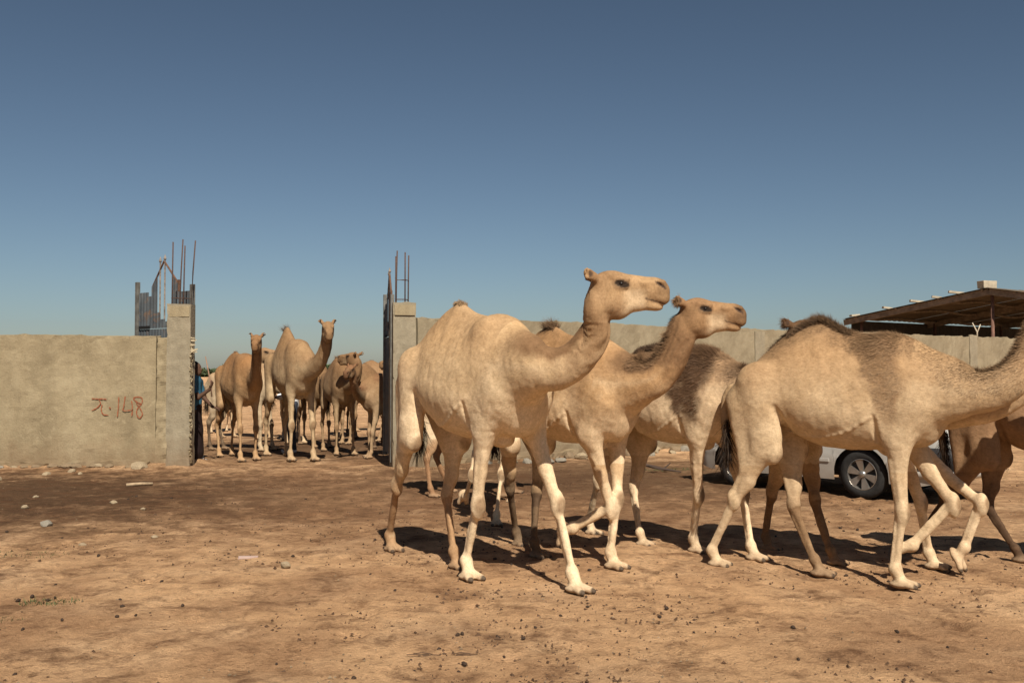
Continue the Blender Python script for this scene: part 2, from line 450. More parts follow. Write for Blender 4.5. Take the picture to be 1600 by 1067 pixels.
    if fur > 12500:                                      # skin folds behind the shoulder, at the flank and the neck base; milk vein
        for sd in (-1, 1):
            for path, r_, k_, sub in (([(.335, 1.34), (.345, 1.20), (.37, 1.11)], .009, .03, True), ([(-.36, 1.16), (-.41, 1.26), (-.47, 1.40)], .009, .04, True),
                                      ([(-.42, 1.20), (-.16, 1.16), (.08, 1.20), (.31, 1.34)], .0065, .022, False)):
                if not sub and not vein: continue
                pp = [surf(u_[0], u_[1], sd) for u_ in catmull([(q[0], q[1], 0) for q in path], 4)]
                for i in range(len(pp)-1): F.cone(pp[i], pp[i+1], r_, r_, k=k_, sub=sub)
    V, Q = F.mesh(h)
    Nr = vnormals(V, Q)
    # muscle and skin irregularity
    amp = .006*fbm3(V, 5.5, seed, 2)+.0022*noise3(V, 26, seed+5)
    hv = (V-hp)@HM
    inhead = (hv[:, 0] > -.06) & (np.abs(hv[:, 1]) < .16) & (np.abs(hv[:, 2]) < .22) & (hv[:, 0] < .55)
    amp = np.where(inhead, amp*.35, amp)
    # distances used for marking the coat
    bestn = np.full(len(V), 9.); tn = np.zeros(len(V)); dn = np.zeros(len(V)); ln_ = np.zeros(len(V))
    for i in range(len(NK)-1):
        d, hh = segdist(V, NK[i], NK[i+1]); m = d < bestn
        bestn[m] = d[m]; tn[m] = al[i]+(al[i+1]-al[i])*hh[m]
        off = V[m]-NK[i]-hh[m, None]*(NK[i+1]-NK[i]); dn[m] = (off@fr[i][2])/rh[i]; ln_[m] = off@fr[i][1]
    onneck = (V[:, 0] > .62) & (bestn < .36) & (V[:, 2] > 1.0) & ~inhead
    wr = np.where(onneck & (tn > .62), sstep(.62, .8, tn)*.0045*np.sin(np.arctan2((V@hl-NK[-1]@hl), dn*.12)*9+4*noise3(V, 7, 3)), 0)
    # ribs and flank
    rb = np.where((V[:, 0] > -.35) & (V[:, 0] < .35) & (V[:, 2] > 1.15) & (V[:, 2] < 1.85), 0.0007*np.sin(V[:, 0]*58+V[:, 2]*14), 0)*sstep(.36, .2, np.abs(V[:, 0]))
    V = V+Nr*(amp+wr+rb)[:, None]
    # ---- coat colour
    base = np.array(ct['base']); br = np.array(ct['brown']); pale = np.array(ct['pale']); dk = np.array(ct['dark'])
    n1 = fbm3(V, 3.2, seed+31, 3); n2 = fbm3(V, 14, seed+51, 3); n3 = noise3(V*np.array([1, 1, .35]), 60, seed+77)
    Cc = np.tile(base, (len(V), 1))
    def mixc(c, f): nonlocal Cc; Cc = Cc*(1-np.clip(f, 0, 1)[:, None])+np.asarray(c)*np.clip(f, 0, 1)[:, None]
    x, y, z = V.T
    mixc(pale, .60*sstep(-.30, .50, n1+.15*n2)); mixc(br, .26*sstep(.0, .6, -n1+.2*n2)); mixc(br, .12*sstep(.0, .6, fbm3(V, 9, seed+61, 3))); mixc(base*np.array([.84, .72, .60]), .70*sstep(1.45, 1.90, z+.22*n1)*(z > 1.2))
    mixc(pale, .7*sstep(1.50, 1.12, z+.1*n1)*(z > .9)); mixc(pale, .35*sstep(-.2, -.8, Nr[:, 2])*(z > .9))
    tz = np.interp(x, xs, top)
    dors = sstep(.26, .03, tz-z+.08*n2)*sstep(-.75, -.45, x)*(bestn > .0)
    mixc(br, ct['dorsal']*dors*(.75+.5*n2)*np.where(onneck, 0, 1))
    n4 = fbm3(V, 7, seed+91, 4)
    hwid = np.interp(z, [1.20, 1.45, 1.75, 2.05], [.03, .10, .19, .25])*ct.get('patchw', 1.); cx = np.interp(z, [1.25, 2.0], [.46, .34])
    patch = sstep(1.15, .55, np.abs(x-cx)/hwid+.55*n4+.25*n2)*sstep(1.20, 1.42, z+.10*n4)
    mixc(br, ct['patch']*patch*(.85+.45*n2+.25*n3))
    hsoft = inhead*sstep(-.10, .12, hv[:, 0]-.35*hv[:, 2])*sstep(-.22, -.09, hv[:, 2]); onc = (V[:, 0] > .62) & (bestn < .36) & (V[:, 2] > 1.0); nh = 1-hsoft
    mixc(br, nh*np.where(onc, ct['neckdark']*sstep(.25, .95, dn+.25*n2)*sstep(.1, .4, tn)+.62*ct['neckdark']*sstep(.38, .85, tn+.25*n2), 0))
    mixc(pale, np.where(onneck, .35*sstep(.35, -.2, np.abs(dn))*sstep(.75, .4, tn), 0))
    for key in ('RF', 'LF', 'RH', 'LH'):
        E, K, A, (fb, toe, lat, up) = joints[key]
        d1, h1 = segdist(V, E, K); d2, h2 = segdist(V, K, A); d3 = np.linalg.norm(V-(fb+up*.03), axis=1)
        front = key[1] == 'F'
        low = (d2 < .12) & (h2 > .02) | (d3 < .19) & (z < 1.0)
        mode = ct.get(key, ct['legs'] if front else ct['hind'])
        up_ = (d1 < .14)
        if mode in ('pale', 'dirty') and (front or mode == 'pale'):
            lp = ct['legpale']; mixc(pale*1.1, lp*np.where(low, .8+.2*n2, 0)); mixc(br*1.3, np.where(low, .30*sstep(.0, .6, fbm3(V, 11, seed+5, 3)), 0)); mixc(pale*1.08, lp*np.where(up_, .6*sstep(.15, .8, h1), 0))
        else:
            tgt = dk if mode == 'dark' else (br*1.5 if mode == 'dirty' else br*.85)
            mixc(tgt, np.where(low, .85*sstep(-.9, .2, n2+.4), 0)); mixc(tgt, np.where(up_, (.75 if mode == 'dark' else .55)*sstep(.35, 1.0, h1+.3*n2), 0))
        kp = K+np.array([.055, 0, -.005]) if front else E+np.array([.07, 0, -.02])
        dkp = np.linalg.norm((V-kp)*np.array([1, 1, .7]), axis=1)
        mixc(br*.9, .75*sstep(.065, .035, dkp+.012*n2))
        mixc(np.array((.30, .20, .12)), np.where(d3 < .18, .75*sstep(.10, .01, (V-fb)@up+.02*n2), 0))
        for q in (-1, 1):
            dn_ = np.linalg.norm(V-(fb+toe*.122+lat*q*.056+up*.026), axis=1); mixc((.05, .035, .025), .9*sstep(.034, .022, dn_))
        V[:, 2] += 0
    # face
    X, Y_, Z_ = hv.T; ay = np.abs(Y_)
    hd = inhead.astype(float)
    mixc(br*1.25, hd*ct['face']*sstep(.02, .09, Z_+.02*n2)*sstep(.34, .1, X))
    mixc(br*.8, hd*ct['face']*sstep(.34, .44, X+.02*n2)*sstep(-.12, -.02, Z_))
    mixc(pale, hd*.5*sstep(.03, -.03, Z_)*sstep(.36, .28, X)*sstep(.14, .22, X))
    mixc((.15, .09, .05), hd*.6*sstep(1.5, .6, ((X-.155)/.060)**2+((Z_-.032)/.036)**2)*(ay > .04))
    mixc((.022, .014, .010), hd*.97*sstep(1.3, .8, ((X-.158)/.048)**2+((Z_-.036+.15*(X-.15))/.024)**2)*(ay > .04))
    mixc((.04, .025, .02), hd*.9*sstep(1.3, .7, ((X-.415)/.040)**2+((Z_-.036+.6*(X-.415))/.012)**2)*(ay > .03))
    mixc((.08, .05, .035), hd*.85*sstep(.008, .003, np.abs(Z_+.075+.25*(X-.395)))*(X > .315)*(X < .47))
    mixc((.05, .03, .02), hd*.85*sstep(.036, .024, np.linalg.norm(np.stack([X+.060, ay-.126, Z_-.096], 1), axis=1)))
    # tail
    dT = np.min([segdist(V, TL[i], TL[i+1])[0] for i in range(len(TL)-1)], 0)
    mixc(br*.7, np.where((x < -.93) & (dT < .07), sstep(1.45, 1.1, z), 0))
    Cc = Cc*(1+.06*n2+.07*n3)[:, None]
    root = empty(name, (pos[0], pos[1], z0), yr, sc)
    tag(root, label, cat, group)
    link('body', mesh_np('camel_body', V, Q, MAT['coat'], np.clip(Cc, .005, 1)), root)
    # eyes
    for q in (-1, 1):
        mb = MB(); e = W(.152, .066*q, .033)
        a = bpy.data.meshes.get('camel_eye')
        if a is None:
            import bmesh
            bm = bmesh.new(); bmesh.ops.create_icosphere(bm, subdivisions=2, radius=.025); a = bpy.data.meshes.new('camel_eye'); bm.to_mesh(a); bm.free()
            a.materials.append(MAT['eye']); a.polygons.foreach_set('use_smooth', [True]*len(a.polygons))
        link('eye', a, root, tuple(e))
    # ---- hair: short coat, shaggy patches, mane, hump tuft, tail brush
    if fur:
        P0, P1, P2, P3 = (V[Q[:, i]] for i in range(4))
        ar = .5*np.linalg.norm(np.cross(P2-P0, P3-P1), axis=1)
        wgt = ar.copy(); fp = Q[:, 0]
        pf = patch[fp]*ct['patch']*ct['shag']; df = dors[fp]*ct['shag']
        nk = np.where(onneck[fp], sstep(.5, .95, dn[fp])*sstep(.28, .45, tn[fp]), 0)*ct['mane']
        wgt *= (1+3*pf+2*df+3*nk)*np.where(inhead[fp], .6, 1)
        pick = rng.choice(len(Q), fur, p=wgt/wgt.sum())
        a, b = rng.random((2, fur)); pq = fp[pick]
        Pp = (P0[pick]*(1-a)[:, None]+P1[pick]*a[:, None])*(1-b)[:, None]+(P3[pick]*(1-a)[:, None]+P2[pick]*a[:, None])*b[:, None]
        nn = Nr[pq]; flow = np.tile(np.array([-.9, 0, -.55]), (fur, 1)); flow[nn[:, 0] < -.75] = (0, 0, -1)
        low = V[pq][:, 2] < 1.05; flow[low] = (-.15, 0, -1)
        big = pf[pick]*.9+df[pick]*.8+nk[pick]*.9
        ln = (.008+.007*rng.random(fur))*(1+2.4*big)*np.where(inhead[pq], .6, 1)*np.where(low, .75, 1)
        ti = R(5)+R(7)*rng.random(fur)+R(26)*big*rng.random(fur)
        cc = Cc[pq]*(.95+.20*rng.standard_normal(fur).clip(-1.6, 1.6)*.6)[:, None]
        Vb, Fb, Cb = blades(rng, Pp, nn, flow, ln, .0016+.0012*rng.random(fur), ti, np.clip(cc, .004, 1))
        link('coat', mesh_np('camel_coat', Vb, Fb, MAT['hair'], Cb, False), root)
    # mane and hump tuft
    k = int(fur*.05)+250
    ridge = np.nonzero(onneck & (dn > .8) & (np.abs(ln_) < .045) & (tn > .40) & (tn < .92))[0]
    lens = lambda m, l: l*(.45+.8*rng.random(m))
    if len(ridge) and ct['mane'] > .05:
        i = rng.choice(ridge, k); l = lens(k, .05*ct['mane']+.012)
        Vb, Fb, Cb = blades(rng, V[i]+rng.normal(0, .006, (k, 3)), Nr[i], np.tile((-.6, 0, -.3), (k, 1)), l, np.full(k, .0022 if fur else .004), R(35)+R(40)*rng.random(k), (br*.75)[None]*(1+.3*rng.standard_normal((k, 1))).clip(.3, 2))
        link('mane', mesh_np('camel_mane', Vb, Fb, MAT['hair'], Cb, False), root)
    hidx = np.nonzero((np.abs(y) < (.09 if ct['shag'] > .15 else .03)) & (np.abs(x-humpx) < (.26 if ct['shag'] > .3 else .06)) & (tz-z < .04))[0]
    if len(hidx):
        kk = k*2 if ct['shag'] > .3 else k//5
        i = rng.choice(hidx, kk); l = lens(kk, ct['tuft']*(1-.6*np.abs(x[i]-humpx)/.28))
        Vb, Fb, Cb = blades(rng, V[i]+rng.normal(0, .006, (kk, 3)), Nr[i], np.tile((-.9, 0, .2), (kk, 1)), l, np.full(kk, .0022 if fur else .005), R(30)+R(45)*rng.random(kk), ((br*.5)[None] if ct['shag'] > .15 else Cc[i]*.55)*(1+.3*rng.standard_normal((kk, 1))).clip(.3, 2))
        link('hump_tuft', mesh_np('camel_hump_tuft', Vb, Fb, MAT['hair'], Cb, False), root)
    kt = 420 if fur else 160
    tp = TL[-1]+rng.normal(0, .016, (kt, 3))+np.array([0, 0, 1])*rng.uniform(-.05, .28, (kt, 1))
    nt_ = rng.normal(0, 1, (kt, 3)); nt_[:, 2] *= .2; nt_ /= np.linalg.norm(nt_, axis=1)[:, None]
    Vb, Fb, Cb = blades(rng, tp, nt_, np.tile((0, 0, -1.), (kt, 1)), .14+.14*rng.random(kt), np.full(kt, .003 if fur else .006), R(4)+R(10)*rng.random(kt), dk[None]*.5*(1+.4*rng.standard_normal((kt, 1))).clip(.3, 2))
    link('tail_brush', mesh_np('camel_tail_brush', Vb, Fb, MAT['hair'], Cb, False), root)
    return root
MAT = {}
def mth_add(nt, a, b_):
    n = N(nt, 'ShaderNodeMath', operation='ADD'); nt.links.new(a, n.inputs[0]); nt.links.new(b_, n.inputs[1]); return n.outputs[0]
def mat_coat():
    m, nt, b = newmat('camel_skin', .82, .18)
    at = N(nt, 'ShaderNodeAttribute', attribute_name='Col').outputs['Color']
    tc = N(nt, 'ShaderNodeTexCoord').outputs['Object']
    mp = N(nt, 'ShaderNodeMapping'); mp.inputs['Scale'].default_value = (.38, 1, .62); mp.inputs['Rotation'].default_value = (0, R(25), 0); nt.links.new(tc, mp.inputs[0])
    f = noise(nt, mp.outputs[0], 88, 4, .75, .3); g = noise(nt, tc, 15, 6, .68, .5)
    c = mix(nt, at, ramp(nt, f, [(.28, (.60, .57, .52)), (.5, (1, 1, 1)), (.72, (1.30, 1.30, 1.30))]), .62, 'MULTIPLY')
    c = mix(nt, c, ramp(nt, g, [(.3, (.84, .82, .78)), (.62, (1.07, 1.07, 1.07))]), .85, 'MULTIPLY')
    nt.links.new(c, b.inputs['Base Color']); bump(nt, b, mth_add(nt, f, g), .32, .010)
    MAT['coat'] = m
    m, nt, b = newmat('camel_hair', .7, .2)
    at = N(nt, 'ShaderNodeAttribute', attribute_name='Col').outputs['Color']; nt.links.new(at, b.inputs['Base Color'])
    MAT['hair'] = m
    m, nt, b = newmat('eye_dark', .3, .12); b.inputs['Base Color'].default_value = (.012, .008, .006, 1); MAT['eye'] = m
mat_coat()
# ------------------------------------------------------------------ ground
def ground_z(X, Y):
    P = np.stack([X, Y, np.zeros_like(X)], 1)
    z = .018*fbm3(P, .45, 3, 2)
    z = z+.055*np.exp(-((Y-15.75)/.55)**2)*sstep(-6.4, -4.9, X)*sstep(-.6, -2.0, X)
    z = z+.07*np.exp(-np.maximum(15.98-Y, 0)/.35)*sstep(-4.9, -5.3, X)*(Y < 17)
    t = (X+1.54)*-.59+(Y-16.3)*.81                      # distance in front of the right-hand wall
    z = z+.09*np.exp(-np.maximum(-t, 0)/.6)*sstep(-1.4, -.4, X)*(t < .6)
    far = sstep(60, 240, np.hypot(X, Y)); z = z+far*(.5*fbm3(P, .012, 9, 2))
    return z
def ground_at(x, y): return float(ground_z(np.array([float(x)]), np.array([float(y)]))[0])
def build_ground():
    def axis(a, b, st, lo, hi):
        c = list(np.arange(a, b+1e-6, st)); s1 = st
        while c[-1] < hi: s1 *= 1.22; c.append(c[-1]+s1)
        s1 = st; pre = []; v = a
        while v > lo: s1 *= 1.22; v -= s1; pre.append(v)
        return np.array(pre[::-1]+c)
    xs = axis(-8.5, 9, .05, -900, 900); ys = axis(4.0, 17.5, .045, -60, 1500)
    Xg, Yg = np.meshgrid(xs, ys, indexing='ij'); X = Xg.ravel(); Y = Yg.ravel()
    Z = ground_z(X, Y); P = np.stack([X, Y, X*0], 1)
    near = sstep(26, 14, np.hypot(X, Y))
    Z = Z+near*(.014*fbm3(P, 2.6, 21, 3)+.012*np.abs(noise3(P, 7, 41)))
    rng = np.random.default_rng(4); G = Z.reshape(Xg.shape)
    for _ in range(1500):                                # trampled hoof dents
        fx, fy = rng.uniform(-8, 8.5), rng.uniform(4.2, 16.5); r = rng.uniform(.05, .11); dp = rng.uniform(.006, .022)
        i0, i1 = np.searchsorted(xs, (fx-.3, fx+.3)); j0, j1 = np.searchsorted(ys, (fy-.3, fy+.3))
        q = np.hypot(Xg[i0:i1, j0:j1]-fx, Yg[i0:i1, j0:j1]-fy)/r
        G[i0:i1, j0:j1] += -dp*np.exp(-q**2)+dp*.55*np.exp(-((q-1.35)/.4)**2)
    V = np.stack([X, Y, G.ravel()], 1)
    nx, ny = len(xs), len(ys); I = np.arange(nx*ny).reshape(nx, ny)
    F = np.stack([I[:-1, :-1], I[1:, :-1], I[1:, 1:], I[:-1, 1:]], -1).reshape(-1, 4)
    m, nt, b = newmat('dirt', .95, .08)
    tc = N(nt, 'ShaderNodeTexCoord').outputs['Object']
    sand = ramp(nt, noise(nt, tc, 1.1, 6, .6), [(.25, (.54, .325, .172)), (.5, (.68, .428, .236)), (.75, (.75, .505, .30))])
    red = ramp(nt, noise(nt, tc, .55, 7, .65, .6), [(.42, (0, 0, 0)), (.62, (1, 1, 1))])
    c = mix(nt, sand, (.30, .160, .082), mixf(nt, red, .60))
    # soil darkened by trampled dung: in front of the left wall and beyond the herd; painted shade added at the gateway
    sx = N(nt, 'ShaderNodeSeparateXYZ'); nt.links.new(tc, sx.inputs[0])
    def blob(cx, cy, rx, ry):
        a = mth(nt, 'DIVIDE', mth(nt, 'SUBTRACT', sx.outputs[0], cx), rx); a = mth(nt, 'MULTIPLY', a, a)
        q = mth(nt, 'DIVIDE', mth(nt, 'SUBTRACT', sx.outputs[1], cy), ry); q = mth(nt, 'MULTIPLY', q, q)
        d = mth(nt, 'ADD', mth(nt, 'SQRT', mth(nt, 'ADD', a, q)), mth(nt, 'MULTIPLY', mth(nt, 'SUBTRACT', noise(nt, tc, 2.2, 10, .75), .5), 2.4))
        return mth(nt, 'MULTIPLY', mth(nt, 'SUBTRACT', 1.25, d), 1.25, True)
    bl = mth(nt, 'MAXIMUM', blob(-7.2, 12.6, 4.8, 3.6), mth(nt, 'MULTIPLY', blob(1.6, 15.2, 4.2, 3.2), .8)); bl = mth(nt, 'MAXIMUM', bl, mth(nt, 'MULTIPLY', blob(-4.2, 20.5, 3.4, 4.0), .95))  # last blob: dung plus shade between the gateway camels' legs, painted into the soil
    c = mix(nt, c, (.175, .088, .045), mth(nt, 'MULTIPLY', blob(-1.0, 12.8, 8.0, 3.8), .66))
    c = mix(nt, c, (.085, .048, .027), mth(nt, 'MULTIPLY', bl, .9))
    spk = ramp(nt, noise(nt, tc, 17, 5, .7), [(.54, (0, 0, 0)), (.64, (1, 1, 1))])
    spm = ramp(nt, noise(nt, tc, 1.6, 4, .6), [(.42, (0, 0, 0)), (.62, (1, 1, 1))])
    c = mix(nt, c, (.10, .050, .025), mixf(nt, spk, .65, spm))
    mid = noise(nt, tc, 7.5, 8, .72, .3)
    c = mix(nt, c, ramp(nt, mid, [(.30, (.60, .56, .52)), (.48, (.98, .97, .96)), (.70, (1.20, 1.19, 1.17))]), .9, 'MULTIPLY')
    st2 = ramp(nt, noise(nt, tc, 2.6, 10, .76, .3), [(.50, (0, 0, 0)), (.66, (1, 1, 1))])
    c = mix(nt, c, (.135, .066, .034), mixf(nt, st2, .85))
    fine = noise(nt, tc, 85, 4, .75)
    c = mix(nt, c, ramp(nt, fine, [(.25, (.70, .68, .66)), (.75, (1.25, 1.24, 1.22))]), .75, 'MULTIPLY')
    nt.links.new(c, b.inputs['Base Color'])
    hsum = mth(nt, 'ADD', mth(nt, 'MULTIPLY', fine, 1.0), mth(nt, 'MULTIPLY', noise(nt, tc, 26, 6, .75), 1.6))
    bump(nt, b, mth(nt, 'ADD', hsum, mth(nt, 'MULTIPLY', mid, .5)), .9, .03)
    g = link('ground', mesh_np('ground', V, F, m)); tag(g, 'trampled sandy earth yard with dark dung-stained soil', kind='structure')
    return g
def mth(nt, op, a, b_=None, clamp=False):
    n = N(nt, 'ShaderNodeMath', operation=op); n.use_clamp = clamp
    for i, v in enumerate((a, b_)):
        if v is None: continue
        if hasattr(v, 'links'): nt.links.new(v, n.inputs[i])
        else: n.inputs[i].default_value = v
    return n.outputs[0]
def mixf(nt, col, k, col2=None):
    r = mth(nt, 'MULTIPLY', col, k)
    return mth(nt, 'MULTIPLY', r, col2) if col2 is not None else r
build_ground()

# ------------------------------------------------------------------ walls, pillars
def mat_plaster(name, c0, c1, c2, stain=(.13, .10, .06), crack=.0):
    m, nt, b = newmat(name, .92, .12)
    tc = N(nt, 'ShaderNodeTexCoord').outputs['Object']
    c = ramp(nt, noise(nt, tc, 1.3, 8, .62, .4), [(.28, c0), (.5, c1), (.74, c2)])
    mp = N(nt, 'ShaderNodeMapping'); mp.inputs['Scale'].default_value = (2.2, 2.2, .5); nt.links.new(tc, mp.inputs[0])
    st = ramp(nt, noise(nt, mp.outputs[0], 1.4, 7, .65), [(.46, (0, 0, 0)), (.70, (1, 1, 1))])
    c = mix(nt, c, stain, mixf(nt, st, .36))
    lt = ramp(nt, noise(nt, tc, 4.5, 8, .7, 1.2), [(.55, (0, 0, 0)), (.7, (1, 1, 1))])
    c = mix(nt, c, tuple(x*1.12 for x in c2), mixf(nt, lt, .5))
    sp = ramp(nt, noise(nt, tc, 46, 4, .7), [(.30, (.66, .64, .6)), (.42, (1, 1, 1)), (.8, (1.1, 1.1, 1.08))])
    c = mix(nt, c, sp, .8, 'MULTIPLY')
    if crack:
        vo = N(nt, 'ShaderNodeTexVoronoi', feature='DISTANCE_TO_EDGE'); vo.inputs['Scale'].default_value = .9
        dn = N(nt, 'ShaderNodeTexNoise'); dn.inputs['Scale'].default_value = 2.5; nt.links.new(tc, dn.inputs['Vector'])
        vv = N(nt, 'ShaderNodeVectorMath', operation='ADD'); nt.links.new(tc, vv.inputs[0]); nt.links.new(dn.outputs['Color'], vv.inputs[1])
        nt.links.new(vv.outputs[0], vo.inputs['Vector'])
        ck = ramp(nt, vo.outputs['Distance'], [(0, (1, 1, 1)), (.008, (0, 0, 0))])
        c = mix(nt, c, (.16, .12, .08), mixf(nt, ck, crack, ramp(nt, noise(nt, tc, .8, 3), [(.5, (0, 0, 0)), (.6, (1, 1, 1))])))
    sz = N(nt, 'ShaderNodeSeparateXYZ'); nt.links.new(tc, sz.inputs[0])
    spl = mth(nt, 'MULTIPLY', mth(nt, 'SUBTRACT', .55, mth(nt, 'ADD', sz.outputs[2], mth(nt, 'MULTIPLY', mth(nt, 'SUBTRACT', noise(nt, tc, 3.5, 8, .7), .5), 1.1)), True), 2.2, True)
    c = mix(nt, c, (.165, .105, .060), mth(nt, 'MULTIPLY', spl, .55))
    nt.links.new(c, b.inputs['Base Color'])
    bump(nt, b, mth(nt, 'ADD', noise(nt, tc, 30, 6, .7), mth(nt, 'MULTIPLY', noise(nt, tc, 5, 5), 1.5)), .45, .02)
    return m
MAT['plaster'] = mat_plaster('wall_plaster', (.200, .157, .096), (.262, .210, .130), (.325, .268, .172), crack=.5)
MAT['plaster2'] = mat_plaster('wall_plaster_grey', (.185, .150, .098), (.240, .197, .130), (.295, .246, .165), crack=.4)
MAT['concrete'] = mat_plaster('pillar_concrete', (0.181, 0.152, 0.109), (0.243, 0.207, 0.145), (0.304, 0.257, 0.181), stain=(.12, .10, .07))
MAT['mortar'] = mat_plaster('rough_mortar', (0.188, 0.145, 0.087), (0.261, 0.210, 0.130), (0.333, 0.275, 0.181), stain=(.09, .065, .045))
MAT['rebar'] = simple('rusty_rebar', (.075, .045, .035), .8, .3, .3, 60)
MAT['stone'] = simple('pale_stone', (.29, .225, .145), .9, .15, .3, 14, bscale=40, bstr=.5)
MAT['stone2'] = simple('brown_stone', (.20, .145, .09), .9, .15, .3, 14, bscale=40, bstr=.5)
MAT['stone3'] = simple('grey_stone', (.22, .195, .155), .9, .15, .3, 14, bscale=40, bstr=.5)
def slab(name, L, T, H, mat, parent=None, step=.06, rough=.006, toprough=.02, chip=.0, seed=0, z0=-.15):
    """plastered slab lying along +x from 0..L, y 0..T (front is y=0), with uneven faces and a ragged top"""
    nx = max(2, int(L/step)); nz = max(2, int((H-z0)/step)); nt_ = 3
    prof = [(0., z0+(H-z0)*k/nz) for k in range(nz+1)]+[(T*k/nt_, H) for k in range(1, nt_)]+[(T, H-(H-z0)*k/max(4, nz//3)) for k in range(max(4, nz//3)+1)]
    prof = np.array(prof); npf = len(prof); xs = np.linspace(0, L, nx+1)
    V = np.zeros((nx+1, npf, 3)); V[:, :, 0] = xs[:, None]; V[:, :, 1] = prof[None, :, 0]; V[:, :, 2] = prof[None, :, 1]
    P = V.reshape(-1, 3); n = fbm3(P, 1.6, seed, 3)*rough*2+noise3(P, 12, seed+3)*rough*.6
    front = (P[:, 1] < 1e-6); P[front, 1] += n[front]; back = P[:, 1] > T-1e-6; P[back, 1] += n[back]
    tp = P[:, 2] > H-.03; P[tp, 2] += toprough*(fbm3(P[tp]*np.array([1, .2, .2]), 1.2, seed+7, 4)+.5*noise3(P[tp], 9, seed+9))
    if chip:
        e = np.minimum(P[:, 0], L-P[:, 0]) < 1e-6
        P[e, 0] += np.where(P[e, 0] < L/2, 1, -1)*chip*np.maximum(0, fbm3(P[e], 7, seed+13, 3))
    I = np.arange((nx+1)*npf).reshape(nx+1, npf)
    F = np.stack([I[:-1, :-1], I[1:, :-1], I[1:, 1:], I[:-1, 1:]], -1).reshape(-1, 4)
    me = bpy.data.meshes.new(name)
    faces = [tuple(int(q) for q in f) for f in F]+[tuple(int(q) for q in I[0, :]), tuple(int(q) for q in I[-1, ::-1])]
    me.from_pydata([tuple(p) for p in P], [], faces); me.update()
    import bmesh
    bm = bmesh.new(); bm.from_mesh(me); bmesh.ops.recalc_face_normals(bm, faces=bm.faces); bm.to_mesh(me); bm.free()
    me.polygons.foreach_set('use_smooth', [False]*len(me.polygons)); me.materials.append(mat)
    return link(name, me, parent)
# left wall (front face on Y = 16.0)
w = empty('compound_wall', (-13.5, 16.0, 0)); tag(w, 'tan plastered wall with red painted number left of the gateway', 'wall')
slab('plaster_wall', 7.78, .22, 2.15, MAT['plaster'], w, seed=2, toprough=.034, rough=.010)
o = slab('mortar_joint', .26, .20, 2.08, MAT['mortar'], w, step=.035, rough=.028, toprough=.04, chip=.03, seed=8); o.location = (7.785, .012, 0)
o = slab('footing', 7.7, .12, .13, MAT['mortar'], w, step=.06, rough=.03, toprough=.05, seed=12); o.location = (0, -.10, 0)
# hand-painted red marking on the left wall
def stroke(mb, pts, wd, y=-.018):
    pts = catmull([(p[0], 0, p[1]) for p in pts], 5); n = len(mb.v); k = len(pts)
    for i, p in enumerate(pts):
        t = U(pts[min(i+1, k-1)]-pts[max(i-1, 0)]); q = np.array([-t[2], 0, t[0]])*wd*(.85+.3*math.sin(i*1.7))
        mb.v += [(p[0]+q[0], y, p[2]+q[2]), (p[0]-q[0], y, p[2]-q[2])]
    for i in range(k-1): mb.f.append((n+2*i, n+2*i+1, n+2*i+3, n+2*i+2))
m, nt, b = newmat('red_paint', .9, .1); tc = N(nt, 'ShaderNodeTexCoord').outputs['Object']
nt.links.new(ramp(nt, noise(nt, tc, 34, 6, .75), [(.50, (.25, .078, .038)), (.72, (.27, .17, .10))]), b.inputs['Base Color']); MAT['redpaint'] = m
def wp(u, v): return (7.174+.010286*u, .993-.010286*v)   # brush strokes in centimetre-like units about the middle of the marking
mb = MB()
for s_ in ([(-40, -13.5), (-32, -13), (-22, -13), (-17, -12)], [(-29, -13), (-26.5, -6), (-32, 1), (-40, 5)],
           [(-24, -4), (-25, 4), (-22, 11), (-14, 12)], [(-13, 0), (-11, 1), (-12, 2.5)],
           [(2, -16), (1.5, 0), (0, 15)], [(12, -17), (10, -2), (9, 5), (17, 5), (24, 4)], [(22, -10), (23.5, 2), (22.5, 14)],
           [(37, -5), (29, -9), (25, -14), (31, -16), (38, -14), (38, -6), (32, 1), (30, 9), (34, 17), (39, 11), (35, 1), (29, -7)]):
    stroke(mb, [wp(*q) for q in s_], .0095)
mb.build('painted_number', MAT['redpaint'], w)
# gate pillars
def pillar(name, label, x, y, rz, wd, dp, H, bars, seed):
    r = empty(name, (x, y, 0), rz); tag(r, label, 'pillar', 'pillars of the gateway')
    sh = slab('shaft', wd, dp, H, MAT['concrete'], r, step=.03, rough=.008, toprough=.02, chip=.035, seed=seed)
    o = slab('cap_band', wd-.03, .02, H-.035, MAT['mortar'], r, step=.03, rough=.005, toprough=.01, chip=.02, seed=seed+3, z0=H-.20); o.location = (.015, -.011, 0)
    for bx, by, top, lean in bars:
        mb = MB(); mb.tube([(bx, by, H-.3), (bx+lean*.5, by, (H+top)/2), (bx+lean, by, top)], .011, 8); mb.build('rebar', MAT['rebar'], r, smooth=True)
    for k, (hz, d) in enumerate(((H+.06, .0), (H+.36, .01)) if seed == 40 else ((H+.10, .0),)):
        mb = MB(); q = [(bars[0][0]-.01, bars[0][1]), (bars[2][0], bars[2][1]-.02), (bars[3][0]+.01, bars[3][1]), (bars[1][0], bars[1][1]+.02), (bars[0][0]-.01, bars[0][1])]
        mb.tube([(a, b_, hz+d*i) for i, (a, b_) in enumerate(q)], .005, 6); mb.build('rebar_tie', MAT['rebar'], r)
    return r
pillar('gate_pillar', 'concrete gate pillar with bent rebar beside the painted wall, left of the opening', -5.455, 15.72, 0, .375, .24, 2.63,
       [(.06, .05, 3.62, .01), (.13, .19, 3.68, .05), (.24, .05, 3.56, .02), (.31, .19, 3.66, .07)], 20)
